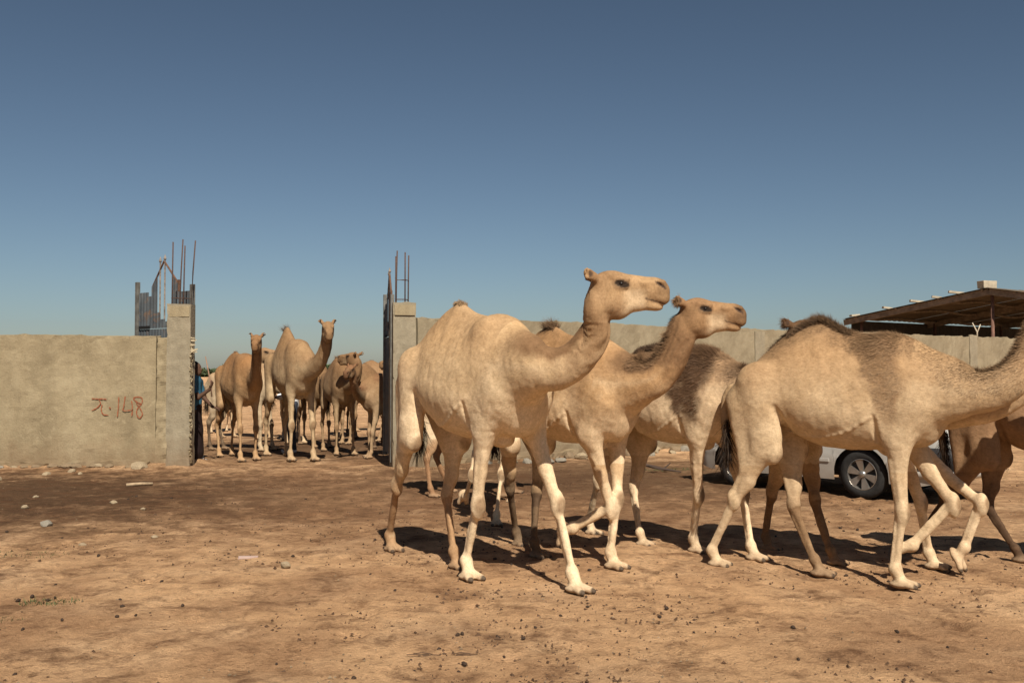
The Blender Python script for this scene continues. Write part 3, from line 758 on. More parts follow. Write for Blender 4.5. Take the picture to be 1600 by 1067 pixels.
pillar('gate_pillar', 'concrete gate pillar with four upright rebars, right of the opening', -1.885, 15.78, R(18), .37, .34, 2.66,
       [(.05, .05, 3.40, .0), (.10, .29, 3.52, .02), (.20, .05, 3.47, .0), (.30, .29, 3.45, .01)], 40)
# ragged concrete drips on the inner edge of the left pillar
rnd = random.Random(5); mb = MB()
for k in range(70):
    mb.box((-5.455+.375+.004, 15.735+rnd.uniform(-.01, .05), rnd.uniform(.15, 2.0)), (rnd.uniform(.012, .035), rnd.uniform(.02, .05), rnd.uniform(.02, .06)), Matrix.Rotation(rnd.uniform(-.6, .6), 3, 'X') @ Matrix.Rotation(rnd.uniform(-.6, .6), 3, 'Z'), .006, rnd)
o = mb.build('concrete_drips', MAT['mortar'], bpy.data.objects['gate_pillar']); o.location = (5.455, -15.72, 0)
# torn scrap of sacking snagged on the pillar edge
sr = empty('straw_scrap', (-5.07, 15.71, 1.95)); tag(sr, 'frayed pale scrap snagged on the inner edge of the left pillar', 'scrap'); sm_ = simple('straw', (.42, .35, .23), .9)
for k in range(9):
    a = rnd.uniform(-.5, .9); l = rnd.uniform(.06, .15); p = Vector((.0, rnd.uniform(-.02, .03), rnd.uniform(-.12, .16)))
    d = Vector((math.cos(a), -.3, -math.sin(a)*.9))*l; q = Vector((-.2, .1, 1))*rnd.uniform(.012, .03); e = Vector((0, .006, 0)); mb = MB()
    mb.add([p-q, p+q, p+d+q*.3, p+d-q*.3, p-q+e, p+q+e, p+d+q*.3+e, p+d-q*.3+e], [(0,1,2,3),(7,6,5,4),(0,4,5,1),(1,5,6,2),(2,6,7,3),(3,7,4,0)])
    mb.build('strand', sm_, sr)
# right wall, running back to the right
WD = (.808, .589); WA = math.atan2(WD[1], WD[0])
w = empty('compound_wall', (-1.53, 16.1, 0), WA); tag(w, 'long grey-tan wall receding to the right behind the camels', 'wall')
slab('plaster_wall', 34, .22, 2.45, MAT['plaster2'], w, step=.08, seed=5, toprough=.045, rough=.014)
o = slab('footing', 33, .16, .12, MAT['mortar'], w, step=.10, rough=.05, toprough=.06, seed=15); o.location = (.6, -.14, 0)
for k, (sx_, wd_) in enumerate(((8.2, .30), (16.6, .36), (24.5, .36))):
    o = slab('pilaster', wd_, .03, 2.40 if k < 1 else 2.50, MAT['concrete'], w, step=.06, rough=.006, toprough=.02, seed=50+k); o.location = (sx_, -.03, 0)
# forked stick standing on the right wall
mb = MB(); c = Vector((-1.53+WD[0]*17.0, 16.1+WD[1]*17.0, 2.40))
mb.tube([c, c+Vector((0, 0, .18)), c+Vector((-.12, 0, .42))], [.022, .02, .014], 7); mb.tube([c+Vector((0, 0, .15)), c+Vector((.10, .02, .38))], [.018, .012], 7)
tag(mb.build('forked_stick', simple('bare_wood', (.42, .36, .27), .85), smooth=True), 'pale forked stick standing on the right wall below the shed', 'stick')

# ------------------------------------------------------------------ gate leaves
def mat_sheet():
    m, nt, b = newmat('weathered_sheet', .7, .3); b.inputs['Metallic'].default_value = .0
    tc = N(nt, 'ShaderNodeTexCoord').outputs['Object']
    c = ramp(nt, noise(nt, tc, 3, 7, .65), [(.3, (.048, .057, .065)), (.55, (.080, .092, .10)), (.75, (.12, .128, .13))])
    ru = ramp(nt, noise(nt, tc, 5, 8, .7, .8), [(.54, (0, 0, 0)), (.68, (1, 1, 1))])
    c = mix(nt, c, (.19, .105, .055), mixf(nt, ru, .7)); nt.links.new(c, b.inputs['Base Color'])
    bump(nt, b, noise(nt, tc, 18, 5), .2); MAT['sheet'] = m
mat_sheet()
MAT['rust'] = simple('rusty_steel', (.12, .065, .04), .75, .35, .45, 12, .2, 60, .4)
MAT['steel'] = simple('grey_gate_steel', (.13, .125, .11), .6, .4, .35, 10, .3, 50, .3)
def corr(mb, x0, x1, z0, za, zb, y=0, amp=.0045, pitch=.085):
    """corrugated sheet between x0 and x1, top running from za to zb"""
    n = max(2, int((x1-x0)/pitch*4)); base = len(mb.v)
    for i in range(n+1):
        t = i/n; x = x0+(x1-x0)*t; yy = y+amp*(0, 1, 1, 0)[i % 4]*1.6; zt = za+(zb-za)*t
        mb.v += [(x, yy, z0), (x, yy, zt), (x, yy+.003, z0), (x, yy+.003, zt)]
    for i in range(n):
        a = base+4*i; b_ = a+4
        mb.f += [(a, b_, b_+1, a+1), (a+2, a+3, b_+3, b_+2), (a+1, b_+1, b_+3, a+3), (a, a+2, b_+2, b_)]
    a = base; e = base+4*n; mb.f += [(a, a+1, a+3, a+2), (e, e+2, e+3, e+1)]
def gate_leaf(label, hinge, end):
    d = Vector((hinge[0]-end[0], hinge[1]-end[1])); Lg = d.length; yaw = math.atan2(d.y, d.x)
    r = empty('gate_leaf', (end[0], end[1], 0), yaw); tag(r, label, 'gate', 'metal leaves of the gateway')
    u = lambda q: q*Lg
    for q, top, wd in ((0.0, 3.10, .07), (1.0, 2.98, .075)):
        mb = MB(); mb.box((u(q), 0, (top+.12)/2), (wd, .06, top-.12)); mb.build('post', MAT['steel'], r, bevel=.006)
    for x0, x1, z0, za, zb in ((.03, .50, .20, 2.28, 2.28), (.505, .97, .20, 2.28, 2.28), (.03, .205, 2.29, 2.91, 2.91), (.205, .262, 2.29, 2.84, 2.84), (.265, .375, 2.29, 3.00, 3.17),
                               (.38, .425, 2.29, 2.56, 2.56), (.43, .505, 2.29, 2.44, 2.44), (.51, .64, 2.29, 2.40, 2.40), (.645, .74, 2.29, 3.14, 3.02), (.745, .97, 2.29, 2.88, 2.88)):
        mb = MB(); corr(mb, u(x0), u(x1), z0, za, zb); mb.build('sheet', MAT['sheet'], r)
    for hz in (.22, 1.2, 2.24):
        mb = MB(); mb.box((u(.5), .045, hz), (u(.93), .035, .05)); mb.build('rail', MAT['rust'], r)
    mb = MB(); mb.box((u(.145), -.012, 2.31), (u(.20), .012, .055)); mb.build('latch_slot', simple('slot_black', (.01, .01, .01)), r)
    for a, b_ in (((.26, 2.99), (.475, 3.42)), ((.475, 3.42), (.735, 3.02))):
        mb = MB(); mb.tube([(u(a[0]), .02, a[1]), (u(b_[0]), .02, b_[1])], .016, 6); mb.build('gable_bar', MAT['rust'], r)
    mb = MB(); mb.box((u(.74), .02, 2.93), (.035, .03, .30)); mb.build('stub_bar', MAT['rust'], r)
    for q, top in ((.405, 3.50), (.49, 3.53)):
        mb = MB(); mb.tube([(u(q), .02, 2.3), (u(q), .02, top-.09)], .013, 7); mb.tube([(u(q), .02, top-.10), (u(q), .02, top-.08), (u(q), .02, top)], [.013, .026, .002], 7)
        mb.build('spear_bar', simple('spear_grey', (.20, .165, .135), .75, .25, .5, 20), r)
    return r
gate_leaf('blue-grey sheet metal gate leaf with stepped top standing behind the painted wall', (-5.19, 16.14), (-6.46, 17.15))
gate_leaf('sheet metal gate leaf seen edge-on, swung inwards beside the right pillar', (-1.925, 15.98), (-2.235, 17.5)).scale = (1, 1, .94)

# ------------------------------------------------------------------ open shed behind the right wall
def shed():
    E0 = Vector((12.5, 36.4, 0)); ang = math.atan2(-.81, .59)
    r = empty('open_shed', tuple(E0), ang); tag(r, 'open shed with low pitched sheet roof on posts behind the right wall', 'shed')
    # local x across the gable (towards the camera and right), local y back along the ridge
    roofm = simple('shed_roof', (.125, .095, .065), .8, .2, .3, 2.5, 0, 20, .3); wood = simple('shed_timber', (.20, .155, .115), .9, .15, .35, 6, 0, 40, .4)
    pr = [(-.25, 3.43), (5.2, 4.22), (7.4, 3.82)]
    for (x0, z0), (x1, z1) in zip(pr[:-1], pr[1:]):
        for k in range(8):                                # roofing sheets laid side by side along the ridge
            y0, y1 = k*2.0-.35, k*2.0+1.66; mb = MB(); n = 24; dz = .012*(k % 2)
            for i in range(n+1):
                yy = y0+(y1-y0)*i/n; w_ = .018*(0, 1, 1, 0)[i % 4]
                mb.v += [(x0, yy, z0+w_+dz), (x1, yy, z1+w_+dz), (x0, yy, z0+w_+dz+.004), (x1, yy, z1+w_+dz+.004)]
            for i in range(n):
                a = 4*i; b_ = a+4; mb.f += [(a, a+1, b_+1, b_), (a+2, b_+2, b_+3, a+3)]
            mb.build('roof_sheet', roofm, r)
    for y in (-.2, 5, 10, 15):
        for (x0, z0), (x1, z1) in zip(pr[:-1], pr[1:]):
            d = Vector((x1-x0, 0, z1-z0)); M = Matrix.Rotation(-math.atan2(d.z, d.x), 3, 'Y')
            mb = MB(); mb.box(((x0+x1)/2, y, (z0+z1)/2-.12), (d.length, .09, .20), M); mb.build('rafter', wood, r)
    for x in (.3, 1.9, 3.5, 5.0):
        mb = MB(); z = 3.43+(x+.25)/5.45*.79-.05
        mb.tube([(x, y, z-.05*math.sin(y*1.9)) for y in np.linspace(-.3, 15.5, 24)], .045, 6); mb.build('purlin', wood, r)
    postm = simple('shed_post', (.16, .085, .06), .8, .25, .3, 8)
    for x, y, t in ((5.2, 0, 4.1), (.2, .2, 3.4), (5.2, 5, 4.1), (.2, 5, 3.4), (5.2, 10, 4.1), (.2, 10, 3.4), (7.2, 5, 3.8)):
        mb = MB(); mb.tube([(x, y, -.1), (x, y, t)], .055, 10); mb.build('post', postm, r, smooth=True)
    mb = MB()
    for i in range(90): mb.v += [(-.1, i*.18, .0), (-.1+.03*(0, 1, 1, 0)[i % 4], i*.18, 3.38)]
    for i in range(89): mb.f.append((2*i, 2*i+1, 2*i+3, 2*i+2))
    mb.build('back_sheeting', simple('back_sheeting', (.05, .042, .035), .9), r)
    blk = simple('roof_block', (.36, .31, .23), .9, .15, .2, 8, 0, 40, .4)
    return blk, E0, ang
blk, E0, ang = shed()
def on_shed(x, y, z): c_, s_ = math.cos(ang), math.sin(ang); return (E0.x+x*c_-y*s_, E0.y+x*s_+y*c_, z)
mb = MB(); mb.box((0, 0, 0), (.52, .30, .24), Matrix.Rotation(.3, 3, 'Z'), .01, rnd); o = mb.build('concrete_block', blk, bevel=.012, loc=on_shed(5.0, .05, 4.35))
tag(o, 'concrete block weighing down the ridge of the shed roof', 'block')
for k, (x, l) in enumerate(((.15, .34), (1.5, .35), (2.65, .5), (3.35, .3), (4.1, .55))):
    mb = MB(); mb.box((0, 0, 0), (l, .16, .07), Matrix.Rotation(.14 if k else -.1, 3, 'Y') @ Matrix.Rotation(rnd.uniform(-.3, .3), 3, 'Z'), .008, rnd)
    z = 3.43+(x+.25)/5.45*.79
    tag(mb.build('plank_scrap', blk, bevel=.006, loc=on_shed(x, -.15, z+.075)), ('lowest board scrap at the left eave of the shed roof', 'second board scrap up from the left eave on the shed roof', 'middle board scrap on the sloping edge of the shed roof', 'small fourth board scrap up the sloping shed roof edge', 'long board scrap just below the concrete block on the shed roof')[k], 'board', 'boards on the shed roof')

# ------------------------------------------------------------------ stones, dung, twigs, tufts
import bmesh
def rock_mesh(name, seed, mat, sub=2, rough=.35, flat=.6):
    bm = bmesh.new(); bmesh.ops.create_icosphere(bm, subdivisions=sub, radius=1)
    P = np.array([v.co[:] for v in bm.verts]); d = 1+rough*fbm3(P+seed*3.7, 1.1, seed, 2)+.12*noise3(P+seed, 3.5, seed)
    rs = random.Random(seed)
    for _ in range(4):                                    # flat broken faces
        n = U([rs.uniform(-1, 1), rs.uniform(-1, 1), rs.uniform(-.5, 1)]); cut = rs.uniform(.55, .8)
        q = (P*d[:, None])@n; d = np.where(q > cut, d*cut/np.maximum(q, 1e-6), d)
    P = P*d[:, None]*np.array([1, .8, flat])
    for v, p in zip(bm.verts, P): v.co = p
    me = bpy.data.meshes.new(name); bm.to_mesh(me); bm.free(); me.materials.append(mat); return me
ROCK = [rock_mesh('stone_%d' % i, i+1, MAT[('stone', 'stone2', 'stone3')[i % 3]]) for i in range(9)]
PALE = [ROCK[0], ROCK[3], ROCK[6]]
def put_rock(me, x, y, s, label, group=None, rz=None, name='stone', sink=.5, zs=1):
    o = link(name, me); o.scale = (s, s, s*zs); o.rotation_euler = (0, 0, rnd.uniform(0, 6.3) if rz is None else rz)
    o.location = (x, y, ground_at(x, y)+s*.55*zs*(1-sink)-.004); tag(o, label, 'stone', group); return o
put_rock(ROCK[0], -5.84, 15.68, .17, 'largest pale limestone block at the foot of the left gate pillar', zs=.8)
put_rock(ROCK[3], -1.81, 8.05, .052, 'small pale squarish stone alone in the middle of the sandy foreground', sink=.1)
put_rock(ROCK[2], -4.75, 10.2, .07, 'grey rounded stone on dark soil in front of the painted wall', sink=.1)
for x, y, s in ((-7.4, 14.3, .09), (-7.0, 15.0, .07), (-6.75, 15.3, .08), (-6.5, 15.05, .05), (-5.6, 11.5, .06), (-4.75, 11.9, .05), (-5.9, 12.4, .04), (-4.2, 11.4, .035), (-3.9, 9.1, .04), (-3.4, 9.5, .035), (-7.6, 13.6, .06)):
    put_rock(rnd.choice(PALE), x, y, s, 'small pale stone scattered on the dark soil before the painted wall', 'pale stones before the left wall')
for k in range(34):
    x = -12.5+k*.2+rnd.uniform(-.08, .08)
    if x > -5.95: continue
    put_rock(rnd.choice(ROCK), x, 15.80+rnd.uniform(-.06, .05), rnd.uniform(.05, .12), 'broken footing stone along the base of the painted wall', 'footing stones of the left wall', zs=.7)
for k in range(110):
    t = 1.2+k*.17+rnd.uniform(-.1, .1); off = rnd.uniform(.18, .75)
    x, y = -1.53+WD[0]*t+WD[1]*off, 16.1+WD[1]*t-WD[0]*off
    put_rock(rnd.choice(ROCK), x, y, rnd.uniform(.04, .14), 'rubble stone heaped along the foot of the receding right wall', 'rubble along the right wall')
# dung pellets
dm = simple('dung', (.045, .028, .018), .75, .25, .3, 40, bscale=90, bstr=.4)
PEL = [rock_mesh('pellet_%d' % i, 20+i, dm, 1, .15, .8) for i in range(4)]
for me in PEL: me.polygons.foreach_set('use_smooth', [True]*len(me.polygons))
rp = random.Random(11); cl = [(rp.uniform(-5.5, 4.5), rp.uniform(4.8, 12.5)) for _ in range(46)]+[(-.25, 6.1), (-.6, 5.6), (.35, 6.4), (1.0, 6.3), (-1.2, 7.9), (-1.5, 9.5), (.2, 6.6)]
for k in range(185):
    c = rp.choice(cl); s = .45 if rp.random() < .7 else 1.4
    x, y = c[0]+rp.gauss(0, s*.5), c[1]+rp.gauss(0, s*.5)
    if not 4.4 < y < 14.5: continue
    o = link('dung_pellet', rp.choice(PEL)); r_ = rp.uniform(.010, .019); o.scale = (r_*rp.uniform(1, 1.5), r_, r_); o.rotation_euler = (0, 0, rp.uniform(0, 6))
    o.location = (x, y, ground_at(x, y)+r_*.6); tag(o, 'small dark dung pellet lying on the trampled sand', 'dung', 'dung pellets on the ground')
def scatter(name, label, n, size, mat, seed, yr=(4.2, 16), xr=(-8, 8.5)):
    rg = np.random.default_rng(seed)
    Y = yr[0]+(yr[1]-yr[0])*rg.random(n)**1.5; X = rg.uniform(-.62, .62, n)*Y+rg.normal(0, .3, n)
    nm = fbm3(np.stack([X, Y, X*0], 1), .8, seed, 3); keep = rg.random(n) < np.clip(.15+1.7*nm, .05, 1); X, Y = X[keep], Y[keep]; n = len(X)
    Z = ground_z(X, Y); s = size*(.4+1.1*rg.random(n)**2)
    oc = np.array([(1, 0, 0), (-.8, .6, 0), (-.5, -.9, .1), (0, 0, .8), (.1, 0, -.4)])
    a = rg.uniform(0, 6.28, n); ca, sa = np.cos(a), np.sin(a)
    T = oc[None]*(1+.35*rg.standard_normal((n, 5, 3)))
    Vx = T[:, :, 0]*ca[:, None]-T[:, :, 1]*sa[:, None]; Vy = T[:, :, 0]*sa[:, None]+T[:, :, 1]*ca[:, None]
    V = np.stack([Vx*s[:, None]+X[:, None], Vy*s[:, None]+Y[:, None], T[:, :, 2]*s[:, None]+Z[:, None]+.004], -1).reshape(-1, 3)
    f = np.array([(0, 1, 3), (1, 2, 3), (2, 0, 3), (1, 0, 4), (2, 1, 4), (0, 2, 4)])
    F = (np.arange(n)[:, None, None]*5+f[None]).reshape(-1, 3)
    tag(link(name, mesh_np(name, V, F, mat, smooth=False)), label, name.replace('_', ' '), kind='stuff')
scatter('gravel', 'fine pale gravel strewn over the sandy yard', 4500, .008, MAT['stone2'], 3)
scatter('dung_crumbs', 'dark crumbs of trodden dung and chaff over the yard', 17000, .011, simple('crumb', (.085, .048, .027), .9), 5)
# sticks and litter
mb = MB(); mb.tube([(0, 0, 0), (.16, .07, .008), (.30, .16, 0)], [.024, .022, .02], 8)
tag(mb.build('wood_stick', simple('old_wood', (.33, .24, .15), .9, .15, .3, 20), smooth=True, loc=(-5.25, 13.6, ground_at(-5.25, 13.6)+.028)), 'short broken length of wood lying before the left gate pillar', 'stick')
mb = MB(); z = ground_at(2.1, 15.4)+.03
mb.tube([(1.85, 15.5, z), (2.05, 15.45, z+.10), (2.35, 15.5, z+.03), (2.6, 15.35, z)], [.02, .026, .022, .01], 7); mb.tube([(2.1, 15.45, z+.08), (2.3, 15.2, z+.04)], [.016, .006], 6); mb.tube([(2.35, 15.5, z+.03), (2.5, 15.75, z+.1)], [.015, .006], 6)
tag(mb.build('dead_branch', simple('dark_branch', (.06, .04, .03), .9), smooth=True), 'dark crooked dead branch on the ground behind the walking camels', 'branch')
mb = MB(); rs = random.Random(2)
for k in range(7):
    a = rs.uniform(0, 6.28); p = Vector((-.42+rs.uniform(-.12, .12), 5.62+rs.uniform(-.02, .02), ground_at(-.42, 5.62)+.012)); mb.tube([p, p+Vector((math.cos(a)*.06, math.sin(a)*.02, .006)), p+Vector((math.cos(a)*.12, math.sin(a)*.03, 0))], .003, 5)
tag(mb.build('twig', simple('twig', (.10, .06, .035), .9)), 'thin dry twig lying in the sandy foreground', 'twig')
mb = MB(); mb.box((0, 0, 0), (.16, .03, .018), Matrix.Rotation(.15, 3, 'Z'), .006, rs)
tag(mb.build('plastic_scrap', simple('pink_plastic', (.36, .26, .22), .6), bevel=.004, loc=(-2.22, 8.42, ground_at(-2.22, 8.42)+.012)), 'faded pinkish scrap of plastic on the sand', 'litter')
def tuft(x, y, r, n, label, seed):
    rg = np.random.default_rng(seed); a = rg.uniform(0, 6.28, n); q = r*np.sqrt(rg.random(n))
    P = np.stack([x+q*np.cos(a)*1.8, y+q*np.sin(a), np.full(n, ground_at(x, y))], 1); Nn = np.tile((0, 0, 1.), (n, 1))+rg.normal(0, .25, (n, 3)); Nn /= np.linalg.norm(Nn, axis=1)[:, None]
    V, F, C = blades(rg, P, Nn, rg.normal(0, 1, (n, 3)), .012+.03*rg.random(n), np.full(n, .004), R(30)+R(50)*rg.random(n), np.array((.072, .085, .032))[None]*(.6+.8*rg.random((n, 1))))
    tag(link('grass_tuft', mesh_np('grass_tuft', V, F, MAT['hair'], C, False)), label, 'grass')
tuft(-4.15, 8.6, .20, 260, 'low green grass tuft at the left edge near the dark soil', 1)
tuft(-3.15, 6.85, .12, 150, 'small sparse green tuft on the left foreground sand', 2)
tuft(-3.23, 6.35, .08, 90, 'green tuft at the very left edge of the foreground', 3)
tuft(2.6, 15.9, .30, 500, 'faint green growth on the ground beyond the herd near the branch', 4)

# ------------------------------------------------------------------ far country beyond the gateway
def treeline():
    rg = np.random.default_rng(8); n = 26000
    X = rg.uniform(-110, 30, n); Y = 210+rg.uniform(0, 12, n)+6*np.sin(X*.08)
    H = 1.5+1.0*fbm3(np.stack([X, X*0, X*0], 1), .10, 5, 4)+.5*noise3(np.stack([X, X*0, X*0], 1), .7, 6)
    keep = X < -38+rg.normal(0, 2, n); 
    H = np.where(keep, H, H*.55)
    P = np.stack([X, Y, np.maximum(.05, H)*rg.random(n)**.7], 1); d = rg.normal(0, 1, (n, 3, 3)); d *= .38
    V = (P[:, None, :]+d).reshape(-1, 3); V[:, 2] = np.maximum(V[:, 2], -.1)
    C = np.repeat(np.array((.060, .080, .035))[None]*(.55+.8*rg.random((n, 1))), 3, 0)
    tag(link('far_bushland', mesh_np('far_bushland', V, np.arange(3*n).reshape(-1, 3), MAT['hair'], C, False)), 'dark green line of far-off bushland on the horizon', 'bushes', kind='stuff')
    xs = np.linspace(-95, 60, 190); pr = [(-3, 0), (0, 1.0), (1.5, 2.0), (5, 2.6), (14, 2.4), (26, 0)]
    Pv = np.array([[(x, 225+a, z_*(.72+.35*math.sin(x*.06+1))*(1 if x > -36 else max(.0, 1-(-36-x)/10))-.1) for a, z_ in pr] for x in xs]).reshape(-1, 3)
    Pv[:, 2] += .25*fbm3(Pv, .35, 4, 3); m_ = len(pr); I = np.arange(len(Pv)).reshape(-1, m_)
    F = np.stack([I[:-1, :-1], I[1:, :-1], I[1:, 1:], I[:-1, 1:]], -1).reshape(-1, 4)
    tag(link('sand_bank', mesh_np('sand_bank', Pv, F, simple('far_sand', (.42, .31, .19), .95, .1, .25, .5))), 'pale sandy bank far beyond the gateway', kind='structure')
treeline()
# ------------------------------------------------------------------ white car behind the herd
def car():
    ang = R(134); r = empty('white_car', (6.27, 12.70, ground_at(3.9, 12.6)), ang); tag(r, 'white hatchback car parked behind the walking camels', 'car')
    # local x forward from the rear bumper, y across; the side facing the yard is y = Wd
    Lc, Wd = 3.66, 1.64
    m, nt, b = newmat('white_paint', .28, .5); b.inputs['Coat Weight'].default_value = .35; b.inputs['Coat Roughness'].default_value = .12
    tc = N(nt, 'ShaderNodeTexCoord').outputs['Object']
    sz = N(nt, 'ShaderNodeSeparateXYZ'); nt.links.new(tc, sz.inputs[0])
    dirt = mth(nt, 'MULTIPLY', mth(nt, 'SUBTRACT', .62, sz.outputs[2], True), noise(nt, tc, 4, 6, .65))
    nt.links.new(mix(nt, (.38, .375, .35), (.25, .17, .105), mth(nt, 'MULTIPLY', dirt, 2.2, True)), b.inputs['Base Color'])
    paint = m; black = simple('black_plastic', (.018, .018, .02), .55, .4, .2, 30); glass, ngt, gb = newmat('car_glass', .06, .6); gb.inputs['Base Color'].default_value = (.012, .016, .018, 1)
    rubber = simple('tyre_rubber', (.022, .021, .020), .8, .3, .35, 25, bscale=120, bstr=.3); alloy = simple('alloy', (.36, .34, .31), .35, .5, .15, 9, .8); seam = simple('seam_dark', (.03, .03, .028), .8)
    wx = (1.10, 2.90); rw = .305; ra = .355
    xs = sorted(set(list(np.linspace(0, Lc, 92)) + [q+s_*ra*math.cos(t) for q in wx for s_ in (-1, 1) for t in np.linspace(0, 1.57, 14)]))
    def belt(x): return float(np.interp(x, [0, .12, .5, 2.45, 2.95, 3.48, Lc], [.95, 1.02, 1.03, 1.0, .94, .82, .66]))
    def inset(x): return float(np.interp(x, [0, .06, .18, .45, 3.15, 3.42, 3.58, Lc], [.15, .07, .025, 0, 0, .05, .13, .28]))
    def bot(x):
        z = float(np.interp(x, [0, .1, .35, 3.32, Lc], [.32, .28, .22, .22, .29]))
        for q in wx:
            d = abs(x-q)
            if d < ra: z = max(z, rw+math.sqrt(ra*ra-d*d))
        return z
    nz = 12; mb = MB(); n = len(xs)
    for side in (0, 1):
        for x in xs:
            b0, t0 = bot(x), belt(x)
            for k in range(nz+1):
                z = b0+(t0-b0)*k/nz; zz = (z-.2)/.78
                bul = .045*(1-(zz-.45)**2*3.2)+(.010 if .46 < z < .50 else 0)
                y = inset(x)-.03-bul*1.0+.03; y = y if side == 0 else Wd-y
                mb.v.append((x, y, z))
    st = n*(nz+1)
    for side in (0, 1):
        for i in range(n-1):
            for k in range(nz):
                a = side*st+i*(nz+1)+k; mb.f.append((a, a+nz+1, a+nz+2, a+1))
    for i in range(n-1):                                  # bonnet / shoulder top
        a = i*(nz+1)+nz; mb.f.append((a, a+nz+1, st+a+nz+1, st+a))
    for e in (0, n-1):
        for k in range(nz):
            a = e*(nz+1)+k; mb.f.append((a, a+1, st+a+1, st+a))
    o = mb.build('body', paint, r, smooth=True); o.data.polygons.foreach_set('use_smooth', [True]*len(o.data.polygons))
    md = o.modifiers.new('split', 'EDGE_SPLIT'); md.split_angle = R(38)
    # greenhouse
    mb = MB(); ring = lambda x, z, i: [(x, i, z), (x, Wd-i, z)]
    pts = [(.08, 1.0, .05), (.30, 1.50, .17), (.80, 1.58, .20), (1.95, 1.56, .20), (2.3, 1.44, .18), (2.85, .97, .08)]
    for x, z, i in pts: mb.v += ring(x, z, i)
    for i in range(5): mb.f.append((2*i, 2*i+1, 2*i+3, 2*i+2))
    lower = len(mb.v)
    for x, z, i in pts: mb.v += [(x, .03, .96), (x, Wd-.03, .96)]
    for i in range(5):
        mb.f.append((2*i, 2*i+2, lower+2*i+2, lower+2*i)); mb.f.append((2*i+1, lower+2*i+1, lower+2*i+3, 2*i+3))
    mb.build('cabin', paint, r)
    for side in (0, 1):
        f = (lambda y: y) if side == 0 else (lambda y: Wd-y)
        for x0, x1, x2, x3 in ((.42, .50, 1.62, 1.62), (1.70, 1.70, 2.18, 2.55)):
            mb = MB(); mb.add([(x0, f(.045), 1.02), (x3, f(.045), 1.02), (x2, f(.172), 1.40), (x1, f(.172), 1.40)], [(0, 1, 2, 3)])
            o = mb.build('side_window', glass, r); o.location = (0, -.012 if side == 0 else .012, 0)
    mb = MB(); mb.add([(.105, .16, 1.08), (.105, Wd-.16, 1.08), (.27, Wd-.24, 1.43), (.27, .24, 1.43)], [(0, 1, 2, 3)]); o = mb.build('rear_window', glass, r); o.location = (-.02, 0, .004)
    mb = MB(); mb.add([(2.79, .16, 1.03), (2.79, Wd-.16, 1.03), (2.35, Wd-.24, 1.42), (2.35, .24, 1.42)], [(0, 1, 2, 3)]); o = mb.build('windscreen', glass, r); o.location = (.03, 0, .02)
    for x in (1.47, 1.95, 2.52):                           # door seams
        mb = MB(); mb.box((x, Wd+.020, .62), (.008, .012, .66)); mb.build('door_seam', seam, r)
    for x in (1.56, 2.06):
        mb = MB(); mb.box((x, Wd+.045, .80), (.16, .03, .03)); mb.build('door_handle', paint, r, bevel=.008)
    mb = MB(); mb.box((2.0, Wd+.047, .46), (.98, .02, .05)); mb.build('side_moulding', paint, r, bevel=.008)
    mb = MB(); mb.box((2.48, Wd+.12, 1.05), (.12, .16, .11)); mb.build('mirror', black, r, bevel=.03)
    def wrap(name, mat, z0, z1, out, front):
        """bumper strip wrapped round the tail"""
        path = [(front, -.015-out), (.16, -.005-out), (.03, .06-out*.7), (-.03-out, .22), (-.055-out, Wd/2), (-.03-out, Wd-.22), (.03, Wd-.06+out*.7), (.16, Wd+.005+out), (front, Wd+.015+out)]
        pp = catmull([(p[0], p[1], 0) for p in path], 5); mb = MB(); prof = [(0, z0), (.03, z0+.02), (.045, (z0+z1)/2), (.03, z1-.02), (0, z1)]; k = len(prof)
        for i, p in enumerate(pp):
            t = U(pp[min(i+1, len(pp)-1)]-pp[max(i-1, 0)]); nrm = np.array([t[1], -t[0], 0]); nrm = nrm if nrm@(p-np.array([Lc/2, Wd/2, 0])) > 0 else -nrm
            mb.v += [(p[0]+nrm[0]*o_, p[1]+nrm[1]*o_, z_) for o_, z_ in prof]
        for i in range(len(pp)-1):
            for j in range(k-1): a_ = i*k+j; mb.f.append((a_, a_+1, a_+k+1, a_+k))
        mb.build(name, mat, r, smooth=True)
    wrap('rear_bumper', black, .42, .68, .02, .62); wrap('bumper_valance', paint, .30, .415, .0, .60)
    for y in (.14, Wd-.14):
        mb = MB(); mb.box((.07, y, .88), (.10, .13, .30)); mb.build('tail_light', simple('red_lens', (.30, .012, .010), .2, .5), r, bevel=.03)
        mb = MB(); mb.box((Lc-.10, y+(.06 if y < 1 else -.06), .66), (.16, .22, .13)); mb.build('headlight', simple('lens', (.45, .48, .5), .15, .6), r, bevel=.03)
    mb = MB(); mb.box((-.01, Wd/2, .80), (.02, .50, .11)); mb.build('number_plate', simple('plate', (.62, .60, .50), .5), r)
    mb = MB(); mb.tube([(Lc-.06, .22, .38), (Lc+.03, .4, .38), (Lc+.05, Wd/2, .38), (Lc+.03, Wd-.4, .38), (Lc-.06, Wd-.22, .38)], .09, 10); mb.build('front_bumper', black, r, smooth=True)
    mb = MB(); mb.box((Lc/2, Wd/2, .34), (Lc-.5, Wd-.30, .16)); mb.build('underbody', black, r)
    for q in wx:                                          # dark wheel wells
        mb = MB(); mb.box((q, Wd/2, .45), (.70, Wd-.16, .42)); mb.build('wheel_well', black, r)
    # wheels
    def lathe(prof, n=40):
        m_ = MB(); k = len(prof)
        for i in range(n):
            a = 2*math.pi*i/n
            for y, q in prof: m_.v.append((q*math.cos(a), y, q*math.sin(a)))
        for i in range(n):
            for j in range(k-1):
                a = i*k+j; b_ = ((i+1) % n)*k+j; m_.f.append((a, a+1, b_+1, b_))
        return m_
